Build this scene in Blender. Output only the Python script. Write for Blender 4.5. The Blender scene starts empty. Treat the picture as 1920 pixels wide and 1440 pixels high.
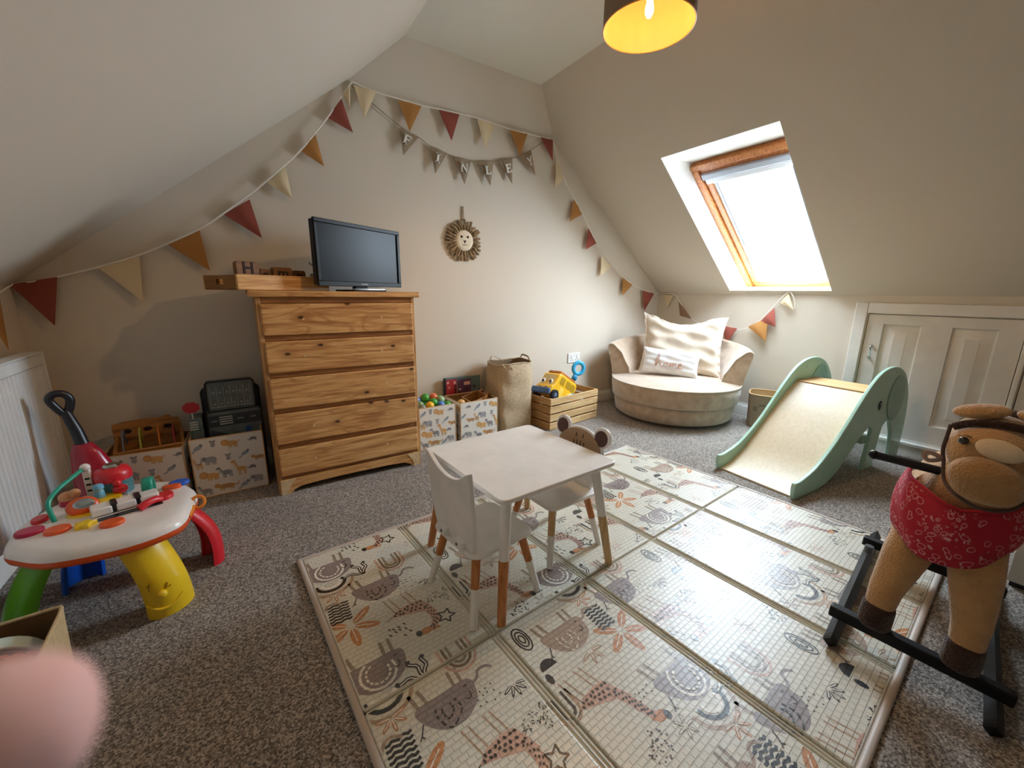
import bpy, bmesh, math, random
from mathutils import Vector, Matrix, Euler
R = math.radians; PI = math.pi; sin = math.sin; cos = math.cos
random.seed(7)
sc = bpy.context.scene; col = sc.collection

# ---------------------------------------------------------------- camera
CAM_H = 1.2
def camera():
    y, p, r = R(33.555), R(12.763), R(.626)
    f = Vector((sin(y)*cos(p), cos(y)*cos(p), -sin(p))); rt = Vector((cos(y), -sin(y), 0)); up = rt.cross(f)
    r2 = rt*cos(r)+up*sin(r); u2 = -rt*sin(r)+up*cos(r)
    cd = bpy.data.cameras.new('camera'); cd.sensor_width = 36; cd.sensor_fit = 'HORIZONTAL'
    cd.lens = 756/1920*36; cd.clip_start = .004; cd.clip_end = 60
    cd.dof.use_dof = True; cd.dof.focus_distance = 2.0; cd.dof.aperture_fstop = 5.0
    co = bpy.data.objects.new('camera', cd); col.objects.link(co)
    m = Matrix((r2, u2, -f)).transposed().to_4x4(); m.translation = Vector((0, 0, CAM_H)); co.matrix_world = m
    sc.camera = co
    return r2, u2, f
CAM_R, CAM_U, CAM_F = camera()

# ---------------------------------------------------------------- sky, exposure
SKY = 44.0
w = bpy.data.worlds.new('overcast_sky'); sc.world = w; w.use_nodes = True
bg = w.node_tree.nodes['Background']; bg.inputs[0].default_value = (.76, .89, 1.0, 1); bg.inputs[1].default_value = SKY
sc.view_settings.view_transform = 'Standard'; sc.view_settings.look = 'None'
sc.view_settings.exposure = 0.40; sc.view_settings.gamma = 1; sc.view_settings.use_curve_mapping = False
try:
    sc.cycles.max_bounces = 12; sc.cycles.diffuse_bounces = 7; sc.cycles.transparent_max_bounces = 16
    sc.cycles.sample_clamp_direct = 3.0; sc.cycles.sample_clamp_indirect = 8.0; sc.cycles.caustics_reflective = False; sc.cycles.caustics_refractive = False
except Exception: pass
LAMP_E = 1050.0

# ---------------------------------------------------------------- mesh helpers
def lin(c):
    if isinstance(c, str):
        c = c.lstrip('#'); c = [int(c[i:i+2], 16)/255 for i in (0, 2, 4)]
        c = [x/12.92 if x <= .04045 else ((x+.055)/1.055)**2.4 for x in c]
    return (c[0], c[1], c[2], 1.0)

class MB:
    def __init__(s): s.v = []; s.f = []; s.mi = []; s.x = Matrix.Identity(4)
    def add(s, vs, fs, mi=0):
        o = len(s.v); s.v += [s.x @ Vector(v) for v in vs]; s.f += [[i+o for i in f] for f in fs]; s.mi += [mi]*len(fs); return s
    def box(s, x0, x1, y0, y1, z0, z1, mi=0):
        vs = [(x, y, z) for z in (z0, z1) for y in (y0, y1) for x in (x0, x1)]
        return s.add(vs, [(0,2,3,1),(4,5,7,6),(0,1,5,4),(2,6,7,3),(0,4,6,2),(1,3,7,5)], mi)
    def cbox(s, c, d, mi=0):
        return s.box(c[0]-d[0]/2, c[0]+d[0]/2, c[1]-d[1]/2, c[1]+d[1]/2, c[2]-d[2]/2, c[2]+d[2]/2, mi)
    def tube(s, pts, r, n=8, closed=False, cap=True, mi=0, flat=None):
        pts = [Vector(p) for p in pts]; k = len(pts); vs = []; fs = []
        rr = r if isinstance(r, (list, tuple)) else [r]*k
        ref = None
        for i, p in enumerate(pts):
            a = pts[(i-1) % k] if (closed or i > 0) else p; b = pts[(i+1) % k] if (closed or i < k-1) else p
            t = (b-a).normalized()
            if ref is None: ref = Vector((0, 0, 1)) if abs(t.z) < .9 else Vector((1, 0, 0))
            e1 = ref - t*ref.dot(t)
            if e1.length < 1e-5: e1 = t.orthogonal()
            e1.normalize(); e2 = t.cross(e1); ref = e1
            fl = flat or (1, 1)
            for j in range(n):
                an = 2*PI*j/n; vs.append(p+e1*cos(an)*rr[i]*fl[0]+e2*sin(an)*rr[i]*fl[1])
        m = k if closed else k-1
        for i in range(m):
            for j in range(n):
                a = i*n+j; b = i*n+(j+1) % n; c = ((i+1) % k)*n+(j+1) % n; d = ((i+1) % k)*n+j
                fs.append((a, b, c, d))
        if cap and not closed: fs.append(tuple(range(n))[::-1]); fs.append(tuple((k-1)*n+j for j in range(n)))
        return s.add(vs, fs, mi)
    def lathe(s, prof, n=32, c=(0, 0, 0), a0=0, a1=2*PI, mi=0, sx=1, sy=1, capends=True):
        full = abs(a1-a0-2*PI) < 1e-6; k = n if full else n+1; m = len(prof); vs = []; fs = []
        for i in range(k):
            a = a0+(a1-a0)*i/n
            for (r, z) in prof: vs.append((c[0]+r*cos(a)*sx, c[1]+r*sin(a)*sy, c[2]+z))
        for i in range(n):
            for j in range(m-1):
                a = i*m+j; b = ((i+1) % k)*m+j; fs.append((a, b, b+1, a+1))
        if full and capends:
            if prof[0][0] > 1e-6: fs.append(tuple(i*m for i in range(k))[::-1])
            if prof[-1][0] > 1e-6: fs.append(tuple(i*m+m-1 for i in range(k)))
        return s.add(vs, fs, mi)
    def prism(s, poly, h0, h1, fn=None, mi=0):
        fn = fn or (lambda a, b, h: (a, b, h)); n = len(poly)
        vs = [fn(a, b, h0) for a, b in poly]+[fn(a, b, h1) for a, b in poly]
        fs = [tuple(range(n))[::-1], tuple(range(n, 2*n))]+[(i, (i+1) % n, n+(i+1) % n, n+i) for i in range(n)]
        return s.add(vs, fs, mi)
    def ball(s, c, r, n=16, m=10, mi=0, rot=None):
        r = r if isinstance(r, (list, tuple)) else (r, r, r); vs = []; fs = []
        rot = rot or Matrix.Identity(3); c = Vector(c)
        vs.append(c+rot @ Vector((0, 0, -r[2])))
        for i in range(1, m):
            t = PI*i/m
            for j in range(n):
                a = 2*PI*j/n; vs.append(c+rot @ Vector((r[0]*sin(t)*cos(a), r[1]*sin(t)*sin(a), -r[2]*cos(t))))
        vs.append(c+rot @ Vector((0, 0, r[2])))
        for j in range(n): fs.append((0, 1+(j+1) % n, 1+j)); fs.append((len(vs)-1, 1+(m-2)*n+j, 1+(m-2)*n+(j+1) % n))
        for i in range(m-2):
            for j in range(n): fs.append((1+i*n+j, 1+i*n+(j+1) % n, 1+(i+1)*n+(j+1) % n, 1+(i+1)*n+j))
        return s.add(vs, fs, mi)
    def grid(s, fn, nu, nv, cu=False, cv=False, mi=0):
        ku = nu if cu else nu+1; kv = nv if cv else nv+1
        vs = [fn(i/nu, j/nv) for i in range(ku) for j in range(kv)]; fs = []
        for i in range(nu):
            for j in range(nv):
                fs.append((i*kv+j, ((i+1) % ku)*kv+j, ((i+1) % ku)*kv+(j+1) % kv, i*kv+(j+1) % kv))
        return s.add(vs, fs, mi)
    def build(s, name, mats, parent=None, smooth=40, bevel=0, bseg=2, subsurf=0, solid=0, soff=0, fix=True):
        me = bpy.data.meshes.new(name); me.from_pydata([tuple(v) for v in s.v], [], s.f); me.update()
        if not isinstance(mats, (list, tuple)): mats = [mats]
        for m in mats: me.materials.append(m)
        if len(mats) > 1: me.polygons.foreach_set('material_index', s.mi)
        if fix:
            bm = bmesh.new(); bm.from_mesh(me); bmesh.ops.recalc_face_normals(bm, faces=bm.faces); bm.to_mesh(me); bm.free()
        if smooth:
            me.shade_smooth()
            if smooth < 180: me.set_sharp_from_angle(angle=R(smooth))
        o = bpy.data.objects.new(name, me); col.objects.link(o)
        if parent is not None: o.parent = parent
        if solid:
            md = o.modifiers.new('solid', 'SOLIDIFY'); md.thickness = solid; md.offset = soff
        if bevel:
            md = o.modifiers.new('bevel', 'BEVEL'); md.width = bevel; md.segments = bseg; md.limit_method = 'ANGLE'; md.angle_limit = R(35)
            md.harden_normals = False
        if subsurf:
            md = o.modifiers.new('sub', 'SUBSURF'); md.levels = subsurf; md.render_levels = subsurf
        return o

def thing(name, label, cat, loc=(0, 0, 0), rz=0, group=None, rot=None):
    o = bpy.data.objects.new(name, None); col.objects.link(o); o.location = loc
    o.rotation_euler = rot if rot else (0, 0, rz); o.empty_display_size = .05
    return tag(o, label, cat, group)
def tag(o, label, cat, group=None):
    o['label'] = label; o['category'] = cat
    if group: o['group'] = group
    return o
def struct(o, label=None):
    o['kind'] = 'structure'
    if label: o['label'] = label
    return o
def copy_tree(o, parent=None):
    c = o.copy(); col.objects.link(c); c.parent = parent
    for ch in o.children: copy_tree(ch, c)
    return c

def rrect(w, h, r, n=5):
    P = []
    for cx, cy, a0 in ((w/2-r, h/2-r, 0), (-w/2+r, h/2-r, 90), (-w/2+r, -h/2+r, 180), (w/2-r, -h/2+r, 270)):
        for i in range(n+1):
            a = R(a0+90*i/n); P.append((cx+r*cos(a), cy+r*sin(a)))
    return P
def ell(cx, cy, rx, ry, n=16, rot=0):
    c, s_ = cos(rot), sin(rot); out = []
    for i in range(n):
        a = 2*PI*i/n; x = rx*cos(a); y = ry*sin(a); out.append((cx+x*c-y*s_, cy+x*s_+y*c))
    return out
def smooth_path(P, n=6, closed=False):
    out = []; k = len(P); P = [Vector(p) for p in P]
    rng = range(k) if closed else range(k-1)
    for i in rng:
        p0 = P[(i-1) % k] if (closed or i > 0) else P[i]; p1 = P[i]; p2 = P[(i+1) % k]; p3 = P[(i+2) % k] if (closed or i < k-2) else p2
        for j in range(n):
            t = j/n; out.append(.5*((2*p1)+(p2-p0)*t+(2*p0-5*p1+4*p2-p3)*t*t+(3*p1-p0-3*p2+p3)*t**3))
    if not closed: out.append(P[-1])
    return out
def sp2(P, n=5, closed=True):
    return [(v.x, v.y) for v in smooth_path([(a, b, 0) for a, b in P], n, closed)]

# ---------------------------------------------------------------- materials
MATS = {}
def _new(name):
    m = bpy.data.materials.new(name); m.use_nodes = True; nt = m.node_tree; b = nt.nodes['Principled BSDF']; return m, nt, b
def _coords(nt, coord, scale=None, rnd=0):
    if coord == 'pos': o = nt.nodes.new('ShaderNodeNewGeometry').outputs['Position']
    else: o = nt.nodes.new('ShaderNodeTexCoord').outputs['Object']
    if rnd:
        oi = nt.nodes.new('ShaderNodeObjectInfo'); mu = nt.nodes.new('ShaderNodeVectorMath'); mu.operation = 'SCALE'
        cmb = nt.nodes.new('ShaderNodeCombineXYZ')
        for i in range(3): nt.links.new(oi.outputs['Random'], cmb.inputs[i])
        nt.links.new(cmb.outputs[0], mu.inputs[0]); mu.inputs['Scale'].default_value = rnd
        ad = nt.nodes.new('ShaderNodeVectorMath'); ad.operation = 'ADD'; nt.links.new(o, ad.inputs[0]); nt.links.new(mu.outputs[0], ad.inputs[1]); o = ad.outputs[0]
    if scale is not None:
        mp = nt.nodes.new('ShaderNodeMapping'); mp.inputs['Scale'].default_value = scale; nt.links.new(o, mp.inputs[0]); o = mp.outputs[0]
    return o
def _noise(nt, co, scale, detail=3, rough=.55, dist=0):
    n = nt.nodes.new('ShaderNodeTexNoise'); n.inputs['Scale'].default_value = scale; n.inputs['Detail'].default_value = detail
    n.inputs['Roughness'].default_value = rough; n.inputs['Distortion'].default_value = dist; nt.links.new(co, n.inputs['Vector']); return n.outputs['Fac']
def _ramp(nt, fac, stops):
    r = nt.nodes.new('ShaderNodeValToRGB'); e = r.color_ramp.elements
    while len(e) < len(stops): e.new(.5)
    for i, (p, c) in enumerate(stops): e[i].position = p; e[i].color = lin(c)
    nt.links.new(fac, r.inputs[0]); return r.outputs[0]
def _mix(nt, f, a, b, mode='MIX'):
    m = nt.nodes.new('ShaderNodeMix'); m.data_type = 'RGBA'; m.blend_type = mode
    for sock, v in ((m.inputs[0], f), (m.inputs[6], a), (m.inputs[7], b)):
        if hasattr(v, 'node'): nt.links.new(v, sock)
        else: sock.default_value = v
    return m.outputs[2]
def _bump(nt, b, h, strength, dist):
    bu = nt.nodes.new('ShaderNodeBump'); bu.inputs['Strength'].default_value = strength; bu.inputs['Distance'].default_value = dist
    nt.links.new(h, bu.inputs['Height']); nt.links.new(bu.outputs[0], b.inputs['Normal'])
def M(name, c, rough=.5, c2=None, ns=8, nd=3, lo=.35, hi=.65, bump=0, bs=200, bd=.001, metal=0, spec=.5, sheen=0, coat=0, coord='obj', scale=None, rnd=0, emit=None, es=1, subs=0):
    if name in MATS: return MATS[name]
    m, nt, b = _new(name); b.inputs['Base Color'].default_value = lin(c); b.inputs['Roughness'].default_value = rough
    b.inputs['Metallic'].default_value = metal; b.inputs['Specular IOR Level'].default_value = spec
    if sheen: b.inputs['Sheen Weight'].default_value = sheen; b.inputs['Sheen Roughness'].default_value = .5
    if coat: b.inputs['Coat Weight'].default_value = coat; b.inputs['Coat Roughness'].default_value = .12
    co = None
    if c2 is not None or bump: co = _coords(nt, coord, scale, rnd)
    if c2 is None and not bump:                                    # a faint tonal unevenness keeps plain finishes from looking flat
        co = _coords(nt, coord); f = _noise(nt, co, 9, 2)
        k = lin(c); d = [x*.93 for x in k[:3]]
        nt.links.new(_ramp(nt, f, [(.35, d), (.65, k[:3])]), b.inputs['Base Color'])
    if c2 is not None: nt.links.new(_ramp(nt, _noise(nt, co, ns, nd), [(lo, c), (hi, c2)]), b.inputs['Base Color'])
    if bump: _bump(nt, b, _noise(nt, co, bs, 2), bump, bd)
    if emit: b.inputs['Emission Color'].default_value = lin(emit); b.inputs['Emission Strength'].default_value = es
    MATS[name] = m; return m
def wood(name, light, mid, dark, axis=0, fine=60, rough=.5, knots=0, kcol='#3a1d0c', ringy=.5, coat=0, rnd=7.3, kscale=5.0):
    if name in MATS: return MATS[name]
    m, nt, b = _new(name); sc3 = [1, 1, 1]; sc3[axis] = .07
    co = _coords(nt, 'obj', tuple(sc3), rnd); f1 = _noise(nt, co, fine, 5, .6, .4)
    sc4 = [1, 1, 1]; sc4[axis] = .16
    co2 = _coords(nt, 'obj', tuple(sc4), rnd); f2 = _noise(nt, co2, 9, 2, .5, 1.2)
    wv = nt.nodes.new('ShaderNodeMath'); wv.operation = 'MULTIPLY'; nt.links.new(f2, wv.inputs[0]); wv.inputs[1].default_value = 26
    sn = nt.nodes.new('ShaderNodeMath'); sn.operation = 'SINE'; nt.links.new(wv.outputs[0], sn.inputs[0])
    a = _ramp(nt, f1, [(.3, dark), (.5, mid), (.72, light)])
    sn2 = nt.nodes.new('ShaderNodeMapRange'); sn2.inputs[1].default_value = .55; sn2.inputs[2].default_value = 1; sn2.inputs[4].default_value = ringy; nt.links.new(sn.outputs[0], sn2.inputs[0])
    c = _mix(nt, sn2.outputs[0], a, lin(dark))
    if knots:
        sc5 = [1, 1, 1]; sc5[axis] = .55
        co3 = _coords(nt, 'obj', tuple(sc5), rnd); vo = nt.nodes.new('ShaderNodeTexVoronoi'); vo.voronoi_dimensions = '2D'; vo.inputs['Scale'].default_value = kscale
        sx = nt.nodes.new('ShaderNodeSeparateXYZ'); nt.links.new(co3, sx.inputs[0]); cx = nt.nodes.new('ShaderNodeCombineXYZ'); nt.links.new(sx.outputs[0], cx.inputs[0]); nt.links.new(sx.outputs[2], cx.inputs[1]); nt.links.new(cx.outputs[0], vo.inputs['Vector'])
        mr = nt.nodes.new('ShaderNodeMapRange'); mr.inputs[1].default_value = .06; mr.inputs[2].default_value = .03; mr.inputs[4].default_value = knots; nt.links.new(vo.outputs['Distance'], mr.inputs[0])
        mr2 = nt.nodes.new('ShaderNodeMapRange'); mr2.inputs[1].default_value = .22; mr2.inputs[2].default_value = .05; mr2.inputs[4].default_value = .45; nt.links.new(vo.outputs['Distance'], mr2.inputs[0])
        c = _mix(nt, mr2.outputs[0], c, lin(dark)); c = _mix(nt, mr.outputs[0], c, lin(kcol))
    nt.links.new(c, b.inputs['Base Color']); b.inputs['Roughness'].default_value = rough
    if coat: b.inputs['Coat Weight'].default_value = coat; b.inputs['Coat Roughness'].default_value = .2
    _bump(nt, b, f1, .15, .001); MATS[name] = m; return m
def glass(name, tint=(1, 1, 1), amt=.08, rough=.02):
    m = bpy.data.materials.new(name); m.use_nodes = True; nt = m.node_tree
    for n in list(nt.nodes):
        if n.type == 'BSDF_PRINCIPLED': nt.nodes.remove(n)
    out = [n for n in nt.nodes if n.type == 'OUTPUT_MATERIAL'][0]
    t = nt.nodes.new('ShaderNodeBsdfTransparent'); t.inputs[0].default_value = (*tint, 1); g = nt.nodes.new('ShaderNodeBsdfGlossy'); g.inputs['Roughness'].default_value = rough
    x = nt.nodes.new('ShaderNodeMixShader'); x.inputs[0].default_value = amt
    nt.links.new(t.outputs[0], x.inputs[1]); nt.links.new(g.outputs[0], x.inputs[2]); nt.links.new(x.outputs[0], out.inputs[0]); MATS[name] = m; return m

PAINT = M('wall_paint', '#d1c7b8', .92, bump=.12, bs=140, bd=.002, coord='pos', spec=.2)
CEIL = M('ceiling_paint', '#dedbcf', .95, bump=.35, bs=60, bd=.003, coord='pos', spec=.2)
WHITE = M('white_gloss_paint', '#e6e4df', .35, spec=.5)
REVEAL = M('reveal_paint', '#ecebe6', .8)
def carpet():
    m, nt, b = _new('carpet'); co = _coords(nt, 'pos'); a0 = _noise(nt, co, 130, 3, .75); vv = nt.nodes.new('ShaderNodeTexVoronoi'); vv.inputs['Scale'].default_value = 190; nt.links.new(co, vv.inputs['Vector']); sv = nt.nodes.new('ShaderNodeSeparateColor'); nt.links.new(vv.outputs['Color'], sv.inputs[0])
    am = nt.nodes.new('ShaderNodeMix'); am.data_type = 'FLOAT'; am.inputs[0].default_value = .42; nt.links.new(a0, am.inputs[2]); nt.links.new(sv.outputs[0], am.inputs[3]); a = am.outputs[0]; c = _noise(nt, co, 2.3, 2); d = _noise(nt, co, 420, 2, .6)
    base = _ramp(nt, a, [(.30, '#584e47'), (.5, '#9c9187'), (.70, '#ddd4ca')])
    sh = _ramp(nt, c, [(.3, (.80, .79, .78)), (.7, (1, 1, 1))]); nt.links.new(_mix(nt, 1.0, base, sh, 'MULTIPLY'), b.inputs['Base Color'])
    b.inputs['Roughness'].default_value = .95; b.inputs['Specular IOR Level'].default_value = .1; b.inputs['Sheen Weight'].default_value = .25
    ad = nt.nodes.new('ShaderNodeMath'); ad.operation = 'ADD'; nt.links.new(a, ad.inputs[0]); nt.links.new(d, ad.inputs[1]); _bump(nt, b, ad.outputs[0], .9, .008); return m
CARPET = carpet()

# ================================================================ the room
XR, XL, YB, YF, ZK, ZC, SR, SL, ZH, YC = 4.202, -.966, 3.174, -2.3, 1.21, 2.825, .808, .787, 2.569, 2.951
xl = lambda z: XL+(z-ZK)/SL
xr = lambda z: XR-(z-ZK)/SR
struct(MB().box(XL-.12, XR+.12, YF-.12, YB+.12, -.08, 0).build('floor', CARPET, smooth=0), 'grey brown speckled carpet floor')
mb = MB(); mb.prism([(XL, 0), (XR, 0), (XR, ZK), (xr(ZH), ZH), (xl(ZH), ZH), (XL, ZK)], 0, .12, lambda a, b, h: (a, YB+h, b))
struct(mb.build('wall_back', PAINT, smooth=0), 'beige gable wall behind the chest of drawers')
mb = MB(); n = Vector((0, ZC-ZH, YB-YC)).normalized()*.1
q = [Vector(p) for p in ((xl(ZH)-.02, YB, ZH), (xr(ZH)+.02, YB, ZH), (xr(ZC)+.02, YC, ZC), (xl(ZC)-.02, YC, ZC))]
mb.add(q+[p+n for p in q], [(0, 1, 2, 3), (4, 5, 6, 7), (0, 1, 5, 4), (1, 2, 6, 5), (2, 3, 7, 6), (3, 0, 4, 7)])
struct(mb.build('ceiling_hip', PAINT, smooth=0), 'beige sloped ceiling strip above the gable wall')
struct(MB().box(xl(ZC)-.05, xr(ZC)+.05, YF-.1, YC+.1, ZC, ZC+.1).build('ceiling', CEIL, smooth=0), 'flat off-white ceiling strip between the roof slopes')
struct(MB().box(XL-.12, XL, YF-.1, YB+.1, 0, ZK+.02).build('wall_left', PAINT, smooth=0), 'low beige knee wall behind the radiator')
mb = MB(); mb.prism([(XL, 0), (XR, 0), (XR, ZK), (xr(ZC), ZC), (xl(ZC), ZC), (XL, ZK)], -.12, 0, lambda a, b, h: (a, YF+h, b))
struct(mb.build('wall_front', PAINT, smooth=0), 'beige wall at the back of the room')
# left slope
mb = MB(); nl = Vector((-SL, 0, 1)).normalized()*.12
a, b = (XL, ZK), (xl(ZC+.02), ZC+.02)
q = [Vector((a[0], YF-.1, a[1])), Vector((b[0], YF-.1, b[1])), Vector((b[0], YB+.1, b[1])), Vector((a[0], YB+.1, a[1]))]
mb.add(q+[p+nl for p in q], [(0, 1, 2, 3), (4, 5, 6, 7), (0, 1, 5, 4), (1, 2, 6, 5), (2, 3, 7, 6), (3, 0, 4, 7)])
struct(mb.build('ceiling_slope', PAINT, smooth=0), 'cream sloped ceiling rising from the radiator wall')
# right slope with the roof-window opening: P(s, y, d) s up the slope, d outwards
LS = math.hypot(1, SR); SD = Vector((-1/LS, 0, SR/LS)); SN = Vector((SR/LS, 0, 1/LS)); S0 = Vector((XR, 0, ZK))
PS = lambda s, y, d: S0+SD*s+Vector((0, y, 0))+SN*d
STOP = (XR-xr(ZC+.02))*LS
W1 = (1.425, 2.29); W2 = (-1.75, -.885); WS = (.054, 1.66); FS = (-.250, 1.357); FD = .24
def slab(mb, s0, s1, y0, y1, d0=0, d1=.1):
    q = [PS(s0, y0, d0), PS(s1, y0, d0), PS(s1, y1, d0), PS(s0, y1, d0), PS(s0, y0, d1), PS(s1, y0, d1), PS(s1, y1, d1), PS(s0, y1, d1)]
    mb.add(q, [(0, 1, 2, 3), (4, 5, 6, 7), (0, 1, 5, 4), (1, 2, 6, 5), (2, 3, 7, 6), (3, 0, 4, 7)])
mb = MB()
for y0, y1, hole in ((YF-.1, W1[0], 0), (*W1, 1), (W1[1], YB+.1, 0)):
    e0 = .002 if y0 in (W1[1], W2[1]) else 0; e1 = .002 if y1 in (W1[0], W2[0]) else 0
    if hole: slab(mb, 0, WS[0]-.002, y0-.002, y1+.002, 0, .05); slab(mb, WS[1]+.002, STOP, y0-.002, y1+.002)
    else: slab(mb, 0, STOP, y0+e0, y1-e1)
struct(mb.build('ceiling_slope', PAINT, smooth=0), 'cream sloped ceiling with the roof window in it')
# right knee wall with two hatch openings
DH = ((.347, 1.162), (-.50, .315)); DZ0, DZ1 = .105, 1.067
mb = MB()
mb.box(XR, XR+.12, DH[0][1], YB+.1, 0, ZK+.02); mb.box(XR, XR+.12, DH[1][0], DH[0][1], DZ1, ZK+.02); mb.box(XR, XR+.12, DH[1][0], DH[0][1], 0, DZ0)
mb.box(XR, XR+.12, DH[1][1], DH[0][0], DZ0, DZ1); mb.box(XR, XR+.12, YF-.1, DH[1][0], 0, ZK+.02); mb.box(XR+.121, XR+.15, DH[1][0]-.1, DH[0][1]+.1, 0, ZK)  # last box: unseen back plate added to block sky light through hatch gaps
struct(mb.build('wall_right', PAINT, smooth=0), 'low beige knee wall under the roof window')

PINE = wood('window_pine', '#c98648', '#b46e35', '#945324', axis=0, rough=.35, coat=.3, ringy=.2)
ALU = M('grey_trim', '#aab0ba', .4); BEAD = M('white_bead', '#e3e6ea', .4)
GLASS = glass('window_glass', (.97, .985, 1), .06)
def window(n, Y):
    y0, y1 = Y; wn = bpy.data.objects.new('window_%d' % n, None); col.objects.link(wn); struct(wn, ['pine framed roof window with a white sky behind', 'second pine framed roof window further along the slope'][n-1])
    def bar(name, mat, s0, s1, ya, yb, d0, d1, bev=.004):
        m = MB(); slab(m, s0, s1, ya, yb, d0, d1); return m.build(name, mat, wn, bevel=bev)
    # plastered reveals from the slope face to the frame
    A = [PS(WS[0], y0, .0008), PS(WS[1], y0, .0008), PS(WS[1], y1, .0008), PS(WS[0], y1, .0008)]; B = [PS(FS[0], y0, FD+.05), PS(FS[1], y0, FD+.05), PS(FS[1], y1, FD+.05), PS(FS[0], y1, FD+.05)]
    off = [Vector((0, -.04, 0)), Vector((0, 0, .04)), Vector((0, .04, 0)), Vector((.045, 0, -.03))]
    for i in range(4):
        j = (i+1) % 4; q = [A[i], A[j], B[j], B[i]]; m = MB()
        m.add(q+[p+off[i] for p in q], [(0, 1, 2, 3), (4, 5, 6, 7), (0, 1, 5, 4), (1, 2, 6, 5), (2, 3, 7, 6), (3, 0, 4, 7)]); m.build('reveal', REVEAL, wn, smooth=0)
    s0, s1 = FS
    f = .05
    bar('frame_rail', PINE, s0, s0+f, y0, y1, FD-.01, FD+.09); bar('frame_rail', PINE, s1-f, s1, y0, y1, FD-.01, FD+.09)
    bar('frame_stile', PINE, s0+f, s1-f, y0, y0+f*1.1, FD-.01, FD+.09); bar('frame_stile', PINE, s0+f, s1-f, y1-f*1.1, y1, FD-.01, FD+.09)
    a0, a1, b0, b1 = s0+f+.003, s1-f-.003, y0+f*1.1+.003, y1-f*1.1-.003; g = .05
    bar('sash_rail', PINE, a0, a0+.06, b0, b1, FD+.015, FD+.075); bar('sash_rail', PINE, a1-.05, a1, b0, b1, FD+.015, FD+.075)
    bar('sash_stile', PINE, a0+.06, a1-.05, b0, b0+g, FD+.015, FD+.075); bar('sash_stile', PINE, a0+.06, a1-.05, b1-g, b1, FD+.015, FD+.075)
    bar('vent_bar', ALU, a1-.10, a1-.045, b0+.002, b1-.002, FD-.012, FD+.03, .008); bar('vent_flap', BEAD, a1-.155, a1-.105, b0+.01, b1-.01, FD+.002, FD+.04, .008)
    for yy in (b0+g, b1-g-.028): bar('glazing_bead', BEAD, a0+.06, a1-.15, yy, yy+.028, FD+.03, FD+.06, .002)
    bar('glazing_bead', BEAD, a0+.06, a0+.075, b0+g, b1-g, FD+.03, FD+.06, .002)
    for yy in (b0+g+.034, b1-g-.040): bar('blind_guide', M('guide_dark', '#5a5e66', .5), a0+.08, a1-.16, yy, yy+.006, FD+.025, FD+.04, 0)
    m = MB(); slab(m, a0+.05, a1-.05, b0+g-.005, b1-g+.005, FD+.045, FD+.05); m.build('pane', GLASS, wn, smooth=0)
    m = MB(); m.tube([PS(a1-.06, y0+.1, FD-.02), PS(a1-.06, y0+.11, FD-.035)], .006, 8); m.build('bolt', M('steel', '#9a9a98', .3, metal=1), wn)
window(1, W1)
# daylight portal: guides sampling of the sky through the roof window
for Y in (W1,):
    ld = bpy.data.lights.new('sky_portal', 'AREA'); ld.shape = 'RECTANGLE'; ld.size = 1.5; ld.size_y = .82; ld.cycles.is_portal = True
    lo = bpy.data.objects.new('sky_portal', ld); col.objects.link(lo)
    m = Matrix((SD, Vector((0, 1, 0)), SN)).transposed().to_4x4()
    if m.determinant() < 0: m = Matrix((SD, Vector((0, -1, 0)), SN)).transposed().to_4x4()
    m.translation = PS((FS[0]+FS[1])/2, sum(Y)/2, FD+.1); lo.matrix_world = m

# skirting boards
def skirt(name, p0, p1, nrm):
    p0, p1 = Vector(p0), Vector(p1); m = MB(); prof = [(0, 0), (.018, 0), (.018, .085), (.013, .1), (.008, .105), (.006, .12), (0, .12)]
    nv = Vector(nrm); vs = [p0+nv*a+Vector((0, 0, b)) for a, b in prof]+[p1+nv*a+Vector((0, 0, b)) for a, b in prof]; k = len(prof)
    m.add(vs, [tuple(range(k)), tuple(range(k, 2*k))]+[(i, (i+1) % k, k+(i+1) % k, k+i) for i in range(k)])
    return struct(m.build(name, WHITE, smooth=30))
skirt('baseboard_back', (XL, YB, 0), (XR, YB, 0), (0, -1, 0)); skirt('baseboard_left', (XL, YF, 0), (XL, YB, 0), (1, 0, 0)); skirt('baseboard_right', (XR, YF, 0), (XR, YB, 0), (-1, 0, 0))

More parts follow.
